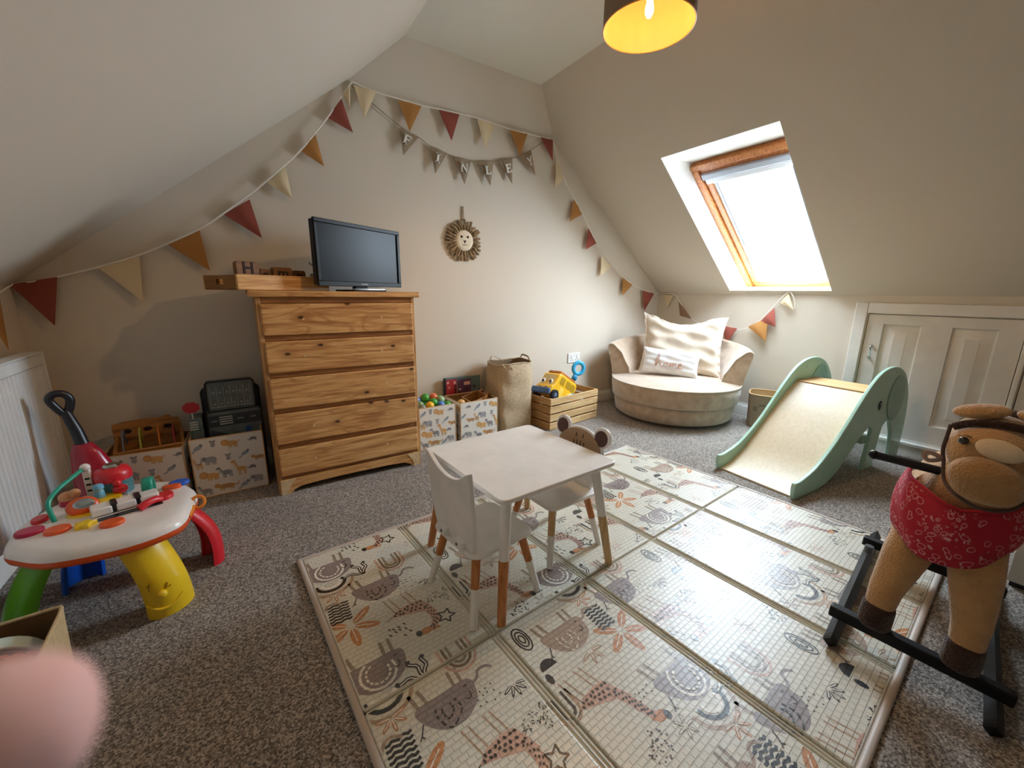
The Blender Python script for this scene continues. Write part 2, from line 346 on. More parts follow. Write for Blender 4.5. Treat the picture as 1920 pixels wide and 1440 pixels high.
# eaves hatches
DOORP = M('door_paint', '#dedad2', .4)
def hatch(n, Y, label):
    y0, y1 = Y; z0, z1 = DZ0, DZ1; d = bpy.data.objects.new('door_%d' % n, None); col.objects.link(d); d.location = (XR, (y0+y1)/2, z0); struct(d, label)
    hw = (y1-y0)/2-.004; H = z1-z0-.004; ctr = (y0+y1)/2
    pan = [(-.292, -.075, .15, .885), (.085, .305, .15, .885)] if n == 1 else [(-.30, -.08, .15, .885), (.08, .30, .15, .885)]
    xs = [-hw]+[v for p in pan for v in p[:2]]+[hw]
    m = MB()
    for i in range(0, len(xs)-1, 2): m.box(.006, .04, xs[i], xs[i+1], 0, H)
    for p in pan: m.box(.006, .04, p[0], p[1], 0, p[2]); m.box(.006, .04, p[0], p[1], p[3], H)
    m.build('leaf', DOORP, d, smooth=0)
    for p in pan:
        m = MB(); a0, a1, b0, b1 = p
        ring = [(0, .006), (.004, .020), (.012, .024), (.07, .009), (.074, .006)]
        vs = []
        for off, xx in ring: vs += [(xx, a0+off, b0+off), (xx, a1-off, b0+off), (xx, a1-off, b1-off), (xx, a0+off, b1-off)]
        fs = [(4*i+j, 4*i+(j+1) % 4, 4*i+4+(j+1) % 4, 4*i+4+j) for i in range(len(ring)-1) for j in range(4)]+[tuple(4*(len(ring)-1)+j for j in range(4))]
        m.add(vs, fs); m.build('panel', DOORP, d, smooth=25)
    if n == 1:
        m = MB(); m.tube(smooth_path([(.006, .345, .61), (-.028, .345, .612), (-.033, .345, .66), (-.028, .345, .708), (.006, .345, .71)], 4), .007, 8); m.build('handle', M('chrome', '#b9b9b6', .2, metal=1), d)
    else:
        m = MB(); m.lathe([(0, 0), (.012, 0), (.010, .02), (.014, .03), (.023, .042), (.024, .052), (.015, .064), (0, .067)], 20); m.x = Matrix.Identity(4)
        for i, v in enumerate(m.v): m.v[i] = Vector((.006-v.z, v.x+.33, v.y+.60))
        m.build('knob', M('knob_brown', '#6d4a38', .35), d)
    return d
hatch(1, DH[0], 'white panelled eaves hatch with a chrome handle behind the slide')
hatch(2, DH[1], 'white panelled eaves hatch with a brown round knob')
TR = M('trim_paint', '#e2dfd8', .4)
def trim(n, prof_box, label):
    m = MB(); m.box(*prof_box); struct(m.build('trim_%d' % n, TR, bevel=.006), label)
trim(1, (XR-.018, XR, DH[0][1]+.005, DH[0][1]+.085, .0, DZ1+.085), 'white architrave upright left of the hatches')
trim(2, (XR-.018, XR, DH[1][0]-.085, DH[0][1]+.004, DZ1+.005, DZ1+.085), 'white architrave across the top of the hatches')
trim(3, (XR-.014, XR, DH[1][1]+.003, DH[0][0]-.003, DZ0, DZ1), 'white mullion strip between the hatches')
trim(4, (XR-.018, XR, DH[1][0]-.085, DH[1][0]-.005, 0, DZ1+.004), 'white architrave upright at the far hatch')
trim(5, (XR-.03, XR, DH[1][0]-.085, DH[0][1]+.085, DZ0-.03, DZ0-.002), 'white threshold strip under the hatches')

# ================================================================ flat print: motifs as coloured outlines, cut to the piece they are printed on
def clip(poly, x0, x1, y0, y1):
    for ax, lim, sg in ((0, x0, 1), (0, x1, -1), (1, y0, 1), (1, y1, -1)):
        out = []
        for i in range(len(poly)):
            p, q = poly[i-1], poly[i]; a = (p[ax]-lim)*sg; b = (q[ax]-lim)*sg
            if (a >= 0) != (b >= 0): t = a/(a-b); out.append((p[0]+(q[0]-p[0])*t, p[1]+(q[1]-p[1])*t))
            if b >= 0: out.append(q)
        poly = out
        if len(poly) < 3: return None
    return poly
def stroke(P, wd):
    out = []
    for (x0, y0), (x1, y1) in zip(P, P[1:]):
        L = math.hypot(x1-x0, y1-y0) or 1e-6; ex, ey = (x1-x0)/L, (y1-y0)/L; nx, ny = -ey*wd/2, ex*wd/2; k = wd*.25
        out.append([(x0-ex*k+nx, y0-ey*k+ny), (x1+ex*k+nx, y1+ey*k+ny), (x1+ex*k-nx, y1+ey*k-ny), (x0-ex*k-nx, y0-ey*k-ny)])
    return out
def arc(cx, cy, rx, ry, a0, a1, n=12): return [(cx+rx*cos(R(a0+(a1-a0)*i/n)), cy+ry*sin(R(a0+(a1-a0)*i/n))) for i in range(n+1)]
def dashes(P, wd, on=1, offn=1):
    out = []
    for i in range(0, len(P)-1, on+offn): out += stroke(P[i:i+on+1], wd)
    return out
class Motif:
    def __init__(s): s.p = []
    def fill(s, c, *polys, l=0): s.p += [(c, list(p), l) for p in polys]; return s
    def line(s, c, P, wd, l=1): s.p += [(c, q, l) for q in stroke(P, wd)]; return s
    def dash(s, c, P, wd, l=2): s.p += [(c, q, l) for q in dashes(P, wd)]; return s
def m_elephant(body='mauve', ear='black', arch=False):
    m = Motif()
    for a in (-.082, -.052, .052, .085): m.line('taupe', [(a, .01), (a+(.012 if a > 0 else -.004), -.062)], .013, 0)
    m.fill(body, sp2([(-.105, 0), (-.112, .05), (-.09, .095), (-.03, .125), (.04, .115), (.09, .06), (.1, 0), (0, -.004)], 4))
    if not arch: m.fill(body, *stroke(sp2([(-.105, .03), (-.135, .02), (-.155, -.005), (-.185, -.005), (-.205, .012)], 4, False), .011))
    m.line('black', [(.095, .055), (.115, .09)], .004); m.line('black', [(.108, .098), (.115, .088), (.124, .098)], .004)
    if arch:
        m.line('cream', arc(-.01, .055, .06, .062, -60, 200), .009); m.dash('cream', arc(-.01, .055, .04, .042, -70, 210, 22), .008)
    else:
        m.dash(ear, sp2([(-.03, .04), (-.035, .085), (.02, .12), (.045, .07), (.04, .03)], 4, False), .006); m.dash(ear, sp2([(-.01, .045), (-.012, .07), (.015, .09), (.025, .06), (.02, .045)], 4, False), .006)
    m.line('black', arc(-.075, .055, .012, .016, 30, 220, 6), .004); m.line('black', [(-.09, .02), (-.078, .022)], .005); return m
def scaled(m, k):
    m.p = [(c, [(a*k, b*k) for a, b in P], l) for c, P, l in m.p]; return m
def m_giraffe(neck=1, long=False):
    m = Motif(); body = 'peach'
    for a in (.062, .04, -.008, -.03): m.line('tan', [(a, 0), (a+.018, -.088)], .0055, 0)
    m.fill(body, [(.085, .012), (.05, -.012), (-.005, -.018), (-.042, -.012), (-.055, .022), (-.05, .05), (-.02, .05), (.03, .03)])
    N = [(-.04, .03), (-.052, .07), (-.05, .11), (-.028, .138), (.005, .14)] if not long else [(-.04, .03), (-.056, .07), (-.064, .105), (-.074, .14), (-.092, .16)]
    for i in range(len(N)-1): m.fill(body, *stroke([N[i], N[i+1]], .034-.004*i))
    h = N[-1]; m.fill('orange', ell(h[0], h[1], .024, .015, 12)); m.fill('black', ell(h[0]+(.026 if not long else -.018), h[1]-.002+(.012 if long else 0), .011, .014, 10), l=1)
    for c in range(3): m.fill('orange', ell(N[-2][0]-.012+.01*c, N[-2][1]+.012, .005, .008, 6))
    rnd = random.Random(3)
    for cx in range(7):
        x = .066-.017*cx; hi = .016+.028*(cx/6); lo = -.004-.008*min(1, cx/3)
        for cy in range(2 if cx < 3 else 3): m.fill('black', ell(x+rnd.uniform(-.003, .003)+(.004 if cy % 2 else -.004), lo+(hi-lo)*(cy+.5)/(2 if cx < 3 else 3), .0062, .0046, 7, rnd.random()*3), l=1)
    L = len(N)-1
    for k in range(20):
        t = (k+.5)/20*(L-.6); i = int(t); f = t-i; wd = (.009, -.009, 0)[k % 3]*(1-.15*i); dx, dy = N[i+1][0]-N[i][0], N[i+1][1]-N[i][1]; q = math.hypot(dx, dy)
        m.fill('black', ell(N[i][0]+dx*f-dy/q*wd, N[i][1]+dy*f+dx/q*wd, .0046, .0036, 6, rnd.random()*3), l=1)
    m.line('black', [(.082, .012), (.104, .02)], .003); return m
def m_rainbow(cols=('peach', 'brown', 'taupe'), r=.055, flip=True):
    m = Motif()
    for i, c in enumerate(cols):
        rr = r-.017*i; P = [(-rr, -.055)]+arc(0, 0, rr, rr, 180, 0, 10)+[(rr, -.055)]; m.line(c, P, .0095, 0)
    return m
def m_arch():
    m = Motif()
    for c, r, wd in (('tan', .085, .012), ('black', .055, .014), ('white', .035, .012)): m.line(c, arc(0, 0, r, r*.9, 180, 0, 12), wd, 0)
    return m
def m_star():
    P = [(.034*cos(R(90+36*i))*(1 if i % 2 == 0 else .5), .034*sin(R(90+36*i))*(1 if i % 2 == 0 else .5)) for i in range(11)]; return Motif().line('black', P, .006, 0)
def m_marks(kind, nn=10):
    m = Motif(); rnd = random.Random(5)
    for i in range(nn):
        x = (i % 4-1.5)*.02+rnd.uniform(-.005, .005); y = (i//4-1)*.024+rnd.uniform(-.006, .006)
        if kind == 'dash': m.fill('black', ell(x, y, .0032, .0085, 6, .5))
        else: m.fill('black', ell(x, y, .003, .003, 6))
    return m
def m_dots(w_=.05, h_=.04, nn=42, r=.0032, c='black'):
    m = Motif(); rnd = random.Random(9)
    for i in range(nn):
        a = rnd.random()*2*PI; q = math.sqrt(rnd.random()); m.fill(c, ell(w_*q*cos(a), h_*q*sin(a), r, r, 5))
    return m
def m_leaf3():
    m = Motif()
    for ang, L in ((-75, .085), (-110, .08), (-20, .09)):
        P = [(L*t*cos(R(ang+8*sin(t*9))), L*t*sin(R(ang+8*sin(t*9)))+.03) for t in [i/8 for i in range(9)]]; m.line('black', P, .014, 0); m.line('cream', P[1:-1], .004, 1)
    return m
def m_petals(c='orange', L=.07, nn=5, a0=-20, a1=200, vein='cream', wd=.016):
    m = Motif()
    for i in range(nn):
        a = R(a0+(a1-a0)*i/(nn-1)); m.fill(c, ell(L*.58*cos(a), L*.58*sin(a), L*.45, wd, 12, a)); m.line(vein, [(.1*L*cos(a), .1*L*sin(a)), (L*.8*cos(a), L*.8*sin(a))], .0035)
    return m
def m_stripes():
    m = Motif()
    for i in range(7):
        y = (i-3)*.0155; m.line('black', [(-.036+.072*t/8+.1*y, y+.0035*sin(t*1.9)) for t in range(9)], .0085, 0)
    return m
def m_spiral():
    m = Motif()
    for k in range(3): P = [(.016*s_[0], .016*s_[1]) for s_ in ()] or [((.012+.011*k)*cos(R(a))*.75, (.012+.011*k)*sin(R(a))*1.5) for a in range(0, 361, 24)]; m.line('black', P, .005, 0)
    return m
def m_semi():
    m = Motif(); m.fill('black', arc(0, 0, .032, .034, 180, 360, 10)); m.fill('black', arc(.028, .03, .012, .02, 0, 360, 8)[:-1]); return m
def m_speckle():
    m = Motif(); rnd = random.Random(2)
    for ang in (35, 95, 150):
        for i in range(34):
            q = math.sqrt(rnd.random()); t = rnd.random()*2*PI; x = .045+.036*q*cos(t); y = .016*q*sin(t); a = R(ang); m.fill('black', ell(x*cos(a)-y*sin(a), x*sin(a)+y*cos(a), .0022, .0022, 5))
    return m
def m_ring(): return Motif().line('black', ell(0, 0, .045, .033, 22)+[(.045, 0)], .009, 0).line('black', ell(0, 0, .03, .02, 16)+[(.03, 0)], .003, 0)

PC = {'mauve': '#8d7f7b', 'taupe': '#94836e', 'brown': '#86684c', 'peach': '#c9a08c', 'tan': '#ae9072', 'orange': '#c68651', 'black': '#0e0c0c', 'cream': '#efe8da', 'white': '#f6f3ea', 'mauve2': '#a58d78'}
def embossed(name, c, rough=.32):
    m, nt, b = _new(name); b.inputs['Base Color'].default_value = lin(c); b.inputs['Roughness'].default_value = rough; b.inputs['Specular IOR Level'].default_value = .8; b.inputs['Coat Weight'].default_value = .6; b.inputs['Coat Roughness'].default_value = .34
    g = nt.nodes.new('ShaderNodeNewGeometry'); mp = nt.nodes.new('ShaderNodeMapping'); mp.inputs['Rotation'].default_value = (0, 0, -.072); nt.links.new(g.outputs['Position'], mp.inputs[0])
    br = nt.nodes.new('ShaderNodeTexBrick'); br.inputs['Scale'].default_value = 1; br.inputs['Brick Width'].default_value = .026; br.inputs['Row Height'].default_value = .018; br.inputs['Mortar Size'].default_value = .0022
    br.inputs['Mortar Smooth'].default_value = .6; nt.links.new(mp.outputs[0], br.inputs['Vector'])
    n2 = _noise(nt, g.outputs['Position'], 55, 2)
    mx = nt.nodes.new('ShaderNodeMath'); mx.operation = 'MULTIPLY_ADD'; nt.links.new(n2, mx.inputs[0]); mx.inputs[1].default_value = .35; nt.links.new(br.outputs['Fac'], mx.inputs[2])
    bu = nt.nodes.new('ShaderNodeBump'); bu.inputs['Strength'].default_value = 1.0; bu.inputs['Distance'].default_value = .002; bu.invert = True; nt.links.new(mx.outputs[0], bu.inputs['Height']); nt.links.new(bu.outputs[0], b.inputs['Normal'])
    d = [x*.94 for x in lin(c)[:3]]; nt.links.new(_ramp(nt, n2, [(.3, d), (.7, lin(c)[:3])]), b.inputs['Base Color'])
    return m
PM = {k: embossed('mat_ink_'+k, v) for k, v in PC.items()}; PK = list(PC)
MATFACE = embossed('mat_foam', '#d8d4c4'); MATEDGE = M('mat_binding', '#b9aca0', .5); MATHINGE = M('mat_hinge', '#ccc7b6', .3)

def play_mat():
    t = thing('folding_play_mat', 'cream folding foam play mat printed with elephants and giraffes under the white table', 'play mat', (.078, 1.863, 0), .072)
    U, V, cw, mid, gap = 2.40, 1.79, .48, .868, .036
    tile = [(scaled(m_elephant('mauve', arch=True), .92), .09, .12), (m_arch(), .085, .25), (m_leaf3(), .215, .24), (m_rainbow(), .335, .27), (scaled(m_elephant(), .85), .225, .355), (m_marks('dot', 12), .335, .435),
            (m_petals('orange', .045, 5, -10, 190, 'cream', .006), .08, .33), (m_stripes(), .07, .44), (m_petals('orange', .1, 5, -35, 215), .085, .53), (m_giraffe(), .30, .57), (m_marks('dash'), .215, .055), (m_star(), .385, .09),
            (m_petals('black', .045, 5, 20, 160, 'cream', .005), .42, .455), (m_speckle(), .42, .55), (m_giraffe(long=True), .61, .03), (m_dots(), .62, .23), (m_spiral(), .545, .345), (m_semi(), .55, .485), (scaled(m_elephant('mauve2', 'cream'), .85), .68, .385),
            (m_marks('dot', 8), .72, .13), (m_petals('taupe', .035, 6, 0, 300, 'cream', .005), .73, .25), (m_petals('peach', .04, 7, 0, 310, 'cream', .004), .47, .19), (m_rainbow(('tan', 'black'), .035), .50, .02), (m_petals('tan', .05, 4, 20, 170, 'cream', .007), .70, .52)]
    places = []
    for i in range(-1, 4):
        for j in range(-1, 4):
            for mo, u, v in tile: places.append((mo, u+.77*i, v+.60*j))
    places = [p for p in places if not (1.24 < p[1] < 1.42 and 1.2 < p[2] < 1.34)]+[(m_ring(), 1.33, 1.27)]
    def prints(parent, x0, x1, v0, v1, z):
        mb = MB()
        for mo, u, v in places:
            if u < x0-.3 or u > x1+.3 or v < v0-.3 or v > v1+.3: continue
            for n_, (c, P, l) in enumerate(mo.p):
                Q = clip([(u-a, v+b) for a, b in P], x0, x1, v0, v1)
                if Q: mb.add([(q[0], -q[1], z+.0004+.0005*l+.000008*n_) for q in Q], [tuple(range(len(Q)))], PK.index(c))
        if mb.v: mb.build('print', [PM[k] for k in PK], parent, smooth=0)['kind'] = 'stuff'
    for r, (v0, v1) in enumerate(((.022, mid-.004), (mid+.004, V-.022))):
        for c in range(5):
            x0 = c*cw+(gap/2 if c else .022); x1 = (c+1)*cw-(gap/2 if c < 4 else .022)
            m = MB(); m.prism([(a+(x0+x1)/2, b-(v0+v1)/2) for a, b in rrect(x1-x0, v1-v0, .008, 3)], .001, .015)
            o = m.build('panel', MATFACE, t, bevel=.005, bseg=3); prints(o, x0+.006, x1-.006, v0+.006, v1-.006, .015)
            if c < 4:
                h = MB(); h.box(x1+.001, x1+gap-.001, -v1, -v0, .001, .007); ho = h.build('hinge_strip', MATHINGE, t, smooth=0); prints(ho, x1+.003, x1+gap-.003, v0, v1, .007)
                for xx in (x1+gap*.35, x1+gap*.72):
                    h = MB(); h.tube([(xx, -v0, .0075), (xx, -v1, .0075)], .0035, 8); h.build('hinge_bead', MATHINGE, t)
    for P in ([(.011, -.004, .009), (.011, -V+.004, .009)], [(U-.011, -.004, .009), (U-.011, -V+.004, .009)], [(.011, -.011, .009), (U-.011, -.011, .009)], [(.011, -V+.011, .009), (U-.011, -V+.011, .009)]):
        m = MB(); m.tube(P, .0115, 12, flat=(.72, 1)); m.build('edge_binding', MATEDGE, t)
    m = MB(); m.box(.03, U-.03, -mid-.02, -mid+.02, .0005, .005); m.build('centre_fold', MATHINGE, t, smooth=0)
play_mat()

# ================================================================ children's table and two animal chairs
TW = M('table_white', '#efedea', .38); LEGW = wood('leg_beech', '#d3945c', '#bd7a43', '#a5622f', axis=2, rough=.45, ringy=.2); LEGN = wood('leg_birch', '#d9bb8d', '#c9a878', '#b08c5c', axis=2, rough=.5, ringy=.2)
MATTOP = .0158
def table():
    t = thing('childrens_table', 'small square white children\'s table with half white half wooden legs', 'table', (.942, 1.362, MATTOP), R(3))
    m = MB(); m.prism(rrect(.60, .60, .03, 6), .475, .494); m.build('tabletop', TW, t, bevel=.006, bseg=3)
    for sx in (-1, 1):
        for sy in (-1, 1):
            a = Vector((sx*.232, sy*.232, .475)); b = Vector((sx*.295, sy*.295, 0)); k = a.lerp(b, .5)
            m = MB(); m.tube([a, k], [.021, .0195], 20); o = m.build('leg', TW, t)
            m = MB(); m.tube([k+(b-a)*.0005, b], [.0195, .0165], 20); m.build('bare_wood_end', LEGW if sx < 0 else LEGN, o)
    m = MB(); m.box(-.2, .2, -.225, -.207, .43, .475); m.box(-.2, .2, .207, .225, .43, .475); m.build('apron', TW, t, bevel=.003)
    m = MB(); m.lathe([(0, 0), (.014, 0), (.014, .012), (0, .014)], 12, (.2, -.19, .455)); m.build('bolt_cap', M('black_plastic', '#1d1b1b', .4), t)
table()
def chair_base(name, label, loc, rz, group):
    t = thing(name, label, 'chair', loc, rz, group)
    m = MB(); m.prism(rrect(.30, .30, .045, 6), .258, .275); m.build('seat', TW, t, bevel=.006, bseg=3)
    for sx in (-1, 1):
        for sy in (-1, 1):
            a = Vector((sx*.105, sy*.105, .259)); b = Vector((sx*.158, sy*.158, 0)); k = a.lerp(b, .47)
            m = MB(); m.tube([a, k], [.017, .016], 18); o = m.build('leg', LEGW if sy < 0 or sx < 0 else LEGN, t)
            m = MB(); m.tube([k+(b-a)*.0005, b], [.016, .0135], 18); m.build('white_dipped_end', M('leg_white', '#eceae4', .4), o)
    return t
# fox-eared chair: its back faces the camera; local -x is the back
t = chair_base('animal_chair', 'white chair with a pointed fox-eared back, tucked under the table', (.708, 1.264, MATTOP), R(6), 'children\'s chairs with animal backs')
head = [(-.142, .38), (-.148, .46), (-.150, .585), (-.136, .592), (-.07, .550), (0, .536), (.07, .550), (.136, .592), (.150, .585), (.148, .46), (.142, .38), (.13, .30), (.10, .2765), (-.10, .2765), (-.13, .30)]
m = MB(); m.prism(sp2(head, 4), 0, .017, lambda a, b, h: (-.118-h-(b-.268)*.09, a, b)); m.build('backrest', TW, t, bevel=.004)
m = MB(); m.box(-.158, -.125, -.085, -.03, .275, .305); m.build('bracket', TW, t, bevel=.003); m = MB(); m.box(-.158, -.125, .03, .085, .275, .305); m.build('bracket', TW, t, bevel=.003)
for yy in (-.055, .055):
    m = MB(); m.tube([(-.157, yy, .29), (-.160, yy, .29)], .006, 10); m.build('screw', M('screw_dark', '#55504c', .4, metal=.6), t)
# bear chair: faces the camera across the table
t = chair_base('animal_chair', 'white chair with a round-eared brown bear back, across the table', (1.155, 1.365, MATTOP), R(183), 'children\'s chairs with animal backs')
def bear_outline(g):
    P = []
    for a in range(-40, 221, 10): P.append(((.150+g)*cos(R(a)), .425+(.105+g)*sin(R(a))))
    return P
fnb = lambda d: (lambda a, b, h: (-.125-d-h-(b-.268)*.16, a, b))
ear = lambda s_, r, dx=0: [(s_*.128+r*cos(2*PI*i/22), .525+r*sin(2*PI*i/22)) for i in range(22)]
m = MB(); P = [(.11, .275), (.13, .33), (.15, .38)]+[(.150*cos(R(a)), .435+.112*sin(R(a))) for a in range(0, 181, 9)]+[(-.15, .38), (-.13, .33), (-.11, .275)]; m.prism(P, 0, .017, fnb(0)); m.build('backrest', TW, t, bevel=.004)
for s_ in (-1, 1):
    m = MB(); m.prism(ear(s_, .05), 0.0005, .0175, fnb(0)); e = m.build('ear', TW, t, bevel=.004)
    m = MB(); m.prism(ear(s_, .037), -.0035, .001, fnb(0)); m.build('inner_ear', M('ear_brown', '#5d3f38', .7), e)
m = MB(); P = [(.142*cos(R(a)), .436+.102*sin(R(a))) for a in range(-8, 189, 8)]+[(-.11, .39), (-.06, .375), (0, .372), (.06, .375), (.11, .39)]; m.prism(P, -.004, .0005, fnb(0)); face = m.build('face', M('bear_tan', '#b0906f', .7), t)
m = MB()
for k, (a, b, L) in enumerate(((-.034, .465, .03), (-.012, .462, .05), (.010, .462, .052), (.032, .467, .03), (-.024, .505, .026), (.02, .508, .024))):
    m.prism(ell(a, b, .0045, L*.5, 8), -.0046, -.003, fnb(0))
m.build('forehead_stripes', M('stripe_brown', '#5a4334', .7), face)
for yy in (-.055, .055):
    m = MB(); m.box(-.158, -.125, yy-.028, yy+.028, .275, .305); m.build('bracket', TW, t, bevel=.003)

# ================================================================ chest of drawers, screen and tray
CH = wood('chest_pine', '#e4ba82', '#d09f64', '#a06733', axis=0, rough=.5, knots=.95, ringy=.5, kscale=5.6); CHV = wood('chest_side', '#d8b07c', '#c4955f', '#a37442', axis=2, rough=.55, ringy=.3)
CHR = wood('chest_rail', '#b98450', '#a06c3a', '#7f4f26', axis=0, rough=.55, ringy=.3); CHP = M('fresh_wood', '#dfc9a0', .6, '#cdb285', 30)
c = thing('chest_of_drawers', 'tall pine chest of five handleless drawers with knotty fronts', 'chest', (.507, 2.6, 0))
for s_ in (-1, 1):
    m = MB(); m.box(s_*.43-.011, s_*.43+.011, .0, .49, 0, 1.163); m.build('side_panel', CHV, c, bevel=.003)
m = MB(); m.prism(rrect(.95, .53, .012, 3), 1.163, 1.197, lambda a, b, h: (a, b+.24, h)); m.build('top_board', CH, c, bevel=.008, bseg=3)
m = MB(); m.box(-.42, .42, .475, .485, .05, 1.16); m.build('back_panel', CHR, c, smooth=0)
DR = [(.118, .285), (.318, .5), (.53, .71), (.743, .92), (.953, 1.128)]
for z0, z1 in ((.098, .116), (.287, .316), (.502, .528), (.712, .741), (.922, .951), (1.13, 1.162)):
    m = MB(); m.box(-.419, .419, .004, .05, z0, z1); m.build('rail', CHR, c, bevel=.002)
for i, (z0, z1) in enumerate(DR):
    m = MB(); m.box(-.422, .422, -.016, .012, z0, z1); d = m.build('drawer', CH, c, bevel=.007, bseg=3)
    for xx in (-.22, .22):
        m = MB(); m.lathe([(0, 0), (.006, 0), (.006, .002), (0, .002)], 10)
        for k, v in enumerate(m.v): m.v[k] = Vector((xx+v.x+.01*((i*7) % 3-1), -.0168-v.z+.001, (z0+z1)/2+v.y))
        m.build('plugged_hole', CHP, d)
m = MB(); P = [(-.43, 0), (-.375, 0), (-.36, .02), (-.32, .035), (-.2, .042), (0, .044), (.2, .042), (.32, .035), (.36, .02), (.375, 0), (.43, 0), (.43, .096), (-.43, .096)]; m.prism(P, -.005, .014, lambda a, b, h: (a, h, b)); m.build('plinth', CH, c, bevel=.002)
for s_ in (-1, 1):
    m = MB(); m.prism([(s_*.429, .09), (s_*.345, .092), (s_*.372, .06), (s_*.385, .03), (s_*.388, 0), (s_*.429, 0)], -.009, -.0045, lambda a, b, h: (a, h, b)); m.build('corner_block', CHP, c, smooth=0)

def text_mesh(body, size, name, mat, parent, mtx, ext=.0006, bold=0):
    cu = bpy.data.curves.new('tmp', 'FONT'); cu.body = body; cu.size = size; cu.extrude = ext; cu.align_x = 'CENTER'; cu.align_y = 'CENTER'; cu.offset = bold
    ob = bpy.data.objects.new('tmp', cu); col.objects.link(ob); dg = bpy.context.evaluated_depsgraph_get(); me = bpy.data.meshes.new_from_object(ob.evaluated_get(dg)); bpy.data.objects.remove(ob); bpy.data.curves.remove(cu)
    me.name = name; me.materials.clear(); me.materials.append(mat); o = bpy.data.objects.new(name, me); col.objects.link(o); o.parent = parent; o.matrix_local = mtx; return o
BLK = M('black_gloss', '#08080a', .4, spec=.2); BLKM = M('black_satin', '#17171a', .5)
tv = thing('television', 'black flat-screen television standing on the pine chest', 'television', (.675, 2.815, 1.1972), R(27.5))
m = MB(); m.prism(rrect(.30, .17, .03, 5), 0, .010); m.build('base', BLK, tv, bevel=.003)
m = MB(); m.prism(rrect(.27, .015, .007, 4), .0101, .016, lambda a, b, h: (a, b-.075, h)); m.build('base_trim', M('chrome', '#b9b9b6', .2, metal=1), tv)
m = MB(); m.box(-.05, .05, .0, .03, .0102, .09); m.build('neck', BLK, tv, bevel=.004)
m = MB(); m.box(-.325, .325, -.012, .03, .034, .405); m.box(-.2, .2, .03, .055, .08, .33); m.build('casing', BLKM, tv, bevel=.006)
m = MB(); x, z0, z1, b_ = .333, .030, .410, .024
for bx in ((-x, x, z0, z0+b_*1.25), (-x, x, z1-b_, z1), (-x, -x+b_, z0+b_*1.25, z1-b_), (x-b_, x, z0+b_*1.25, z1-b_)): m.box(bx[0], bx[1], -.030, -.012, bx[2], bx[3])
bz = m.build('bezel', BLK, tv, bevel=.003)
m = MB(); m.box(-x+b_-.002, x-b_+.002, -.021, -.013, z0+b_*1.25-.002, z1-b_+.002); m.build('screen', M('screen_glass', '#090b0c', .3, spec=.12), tv, smooth=0)
text_mesh('SAMSUNG', .012, 'brand_lettering', M('logo_silver', '#b8bcc0', .35), bz, Matrix.Translation((0, -.0306, z0+b_*.6)) @ Matrix.Rotation(PI/2, 4, 'X'), .0003)

TRW = wood('tray_light', '#e2bd84', '#cf9f63', '#b07d42', axis=0, ringy=.35, rough=.45); TRD = wood('tray_end_shaded', '#a1733f', '#8d5f31', '#6f4722', axis=1, ringy=.3, rough=.5)  # end board: same tray wood, its shade put into darker colours
TRA = R(25)
tr = thing('wooden_tray', 'wooden tray with handle holes overhanging the end of the chest', 'tray', (.075, 2.655, 1.1978), TRA)
# local x along the front, y to the back; near left corner at (-.1, -.03)
m = MB(); m.box(-.1, .43, -.03, -.012, 0, .082); m.build('front_board', TRW, tr, bevel=.004)
m = MB(); m.box(-.1, .36, .335, .353, 0, .082); m.build('rear_board', TRW, tr, bevel=.004)
m = MB(); m.box(-.081, .36, -.012, .335, .002, .012); m.build('bottom', TRW, tr, smooth=0)
def holed(m, y0, y1, z0, z1, hy0, hy1, hz0, hz1, xa, xb):
    m.box(xa, xb, y0, hy0, z0, z1); m.box(xa, xb, hy1, y1, z0, z1); m.box(xa, xb, hy0, hy1, z0, hz0); m.box(xa, xb, hy0, hy1, hz1, z1)
m = MB(); holed(m, -.011, .334, 0, .078, .12, .2, .03, .058, -.1, -.082); m.build('end_board', TRD, tr, smooth=0)
LB = wood('letter_walnut', '#8f6437', '#7b5129', '#5d3a1b', axis=0, ringy=.3)
tr_m = Matrix.Translation(tr.location) @ Matrix.Rotation(TRA, 4, 'Z')
LET = [('H', -.042, .02, .138, .118, 'tall letter block with a dark H cut in it'), ('a', .083, .03, .105, .062, 'low letter block between the H block and the arched block'), ('m', .15, .02, .118, .11, 'wide arched letter block in the wooden tray'), ('n', .267, .03, .105, .082, 'letter block at the plant end of the wooden tray')]
for ch, x0, y0, hh, ww, lb in LET:
    p = tr_m @ Vector((x0, y0, .0125)); b = thing('letter_block', lb, 'toy block', p, TRA, 'wooden letter blocks in the tray')
    m = MB(); m.prism([(a+ww/2-.03, c_+hh/2) for a, c_ in rrect(ww, hh, .014, 4)], 0, .035, lambda a, c_, h: (a, h, c_)); m.build('block', LB, b, bevel=.003)
    text_mesh(ch, .085, 'letter', M('cut_dark', '#2a160c', .8), b, Matrix.Translation((ww/2-.03, -.0008, hh-.036)) @ Matrix.Rotation(PI/2, 4, 'X'), .001, .002)
o = thing('antler_ornament', 'small grey pot with a pale branching antler beside the screen', 'ornament', (.43, 2.955, 1.1975), R(20))
m = MB(); m.box(-.028, .028, -.028, .028, 0, .11); m.build('pot', M('pot_grey', '#6f7672', .7), o, bevel=.005)
m = MB()
for P in ([(0, 0, .108), (.005, 0, .15), (-.012, 0, .18)], [(.004, 0, .14), (.024, .004, .16), (.028, .004, .182)], [(-.006, 0, .165), (-.03, 0, .165), (-.04, 0, .18)]): m.tube(smooth_path(P, 4), .006, 6)
m.build('antler', M('antler_pale', '#b5b2a4', .7), o)

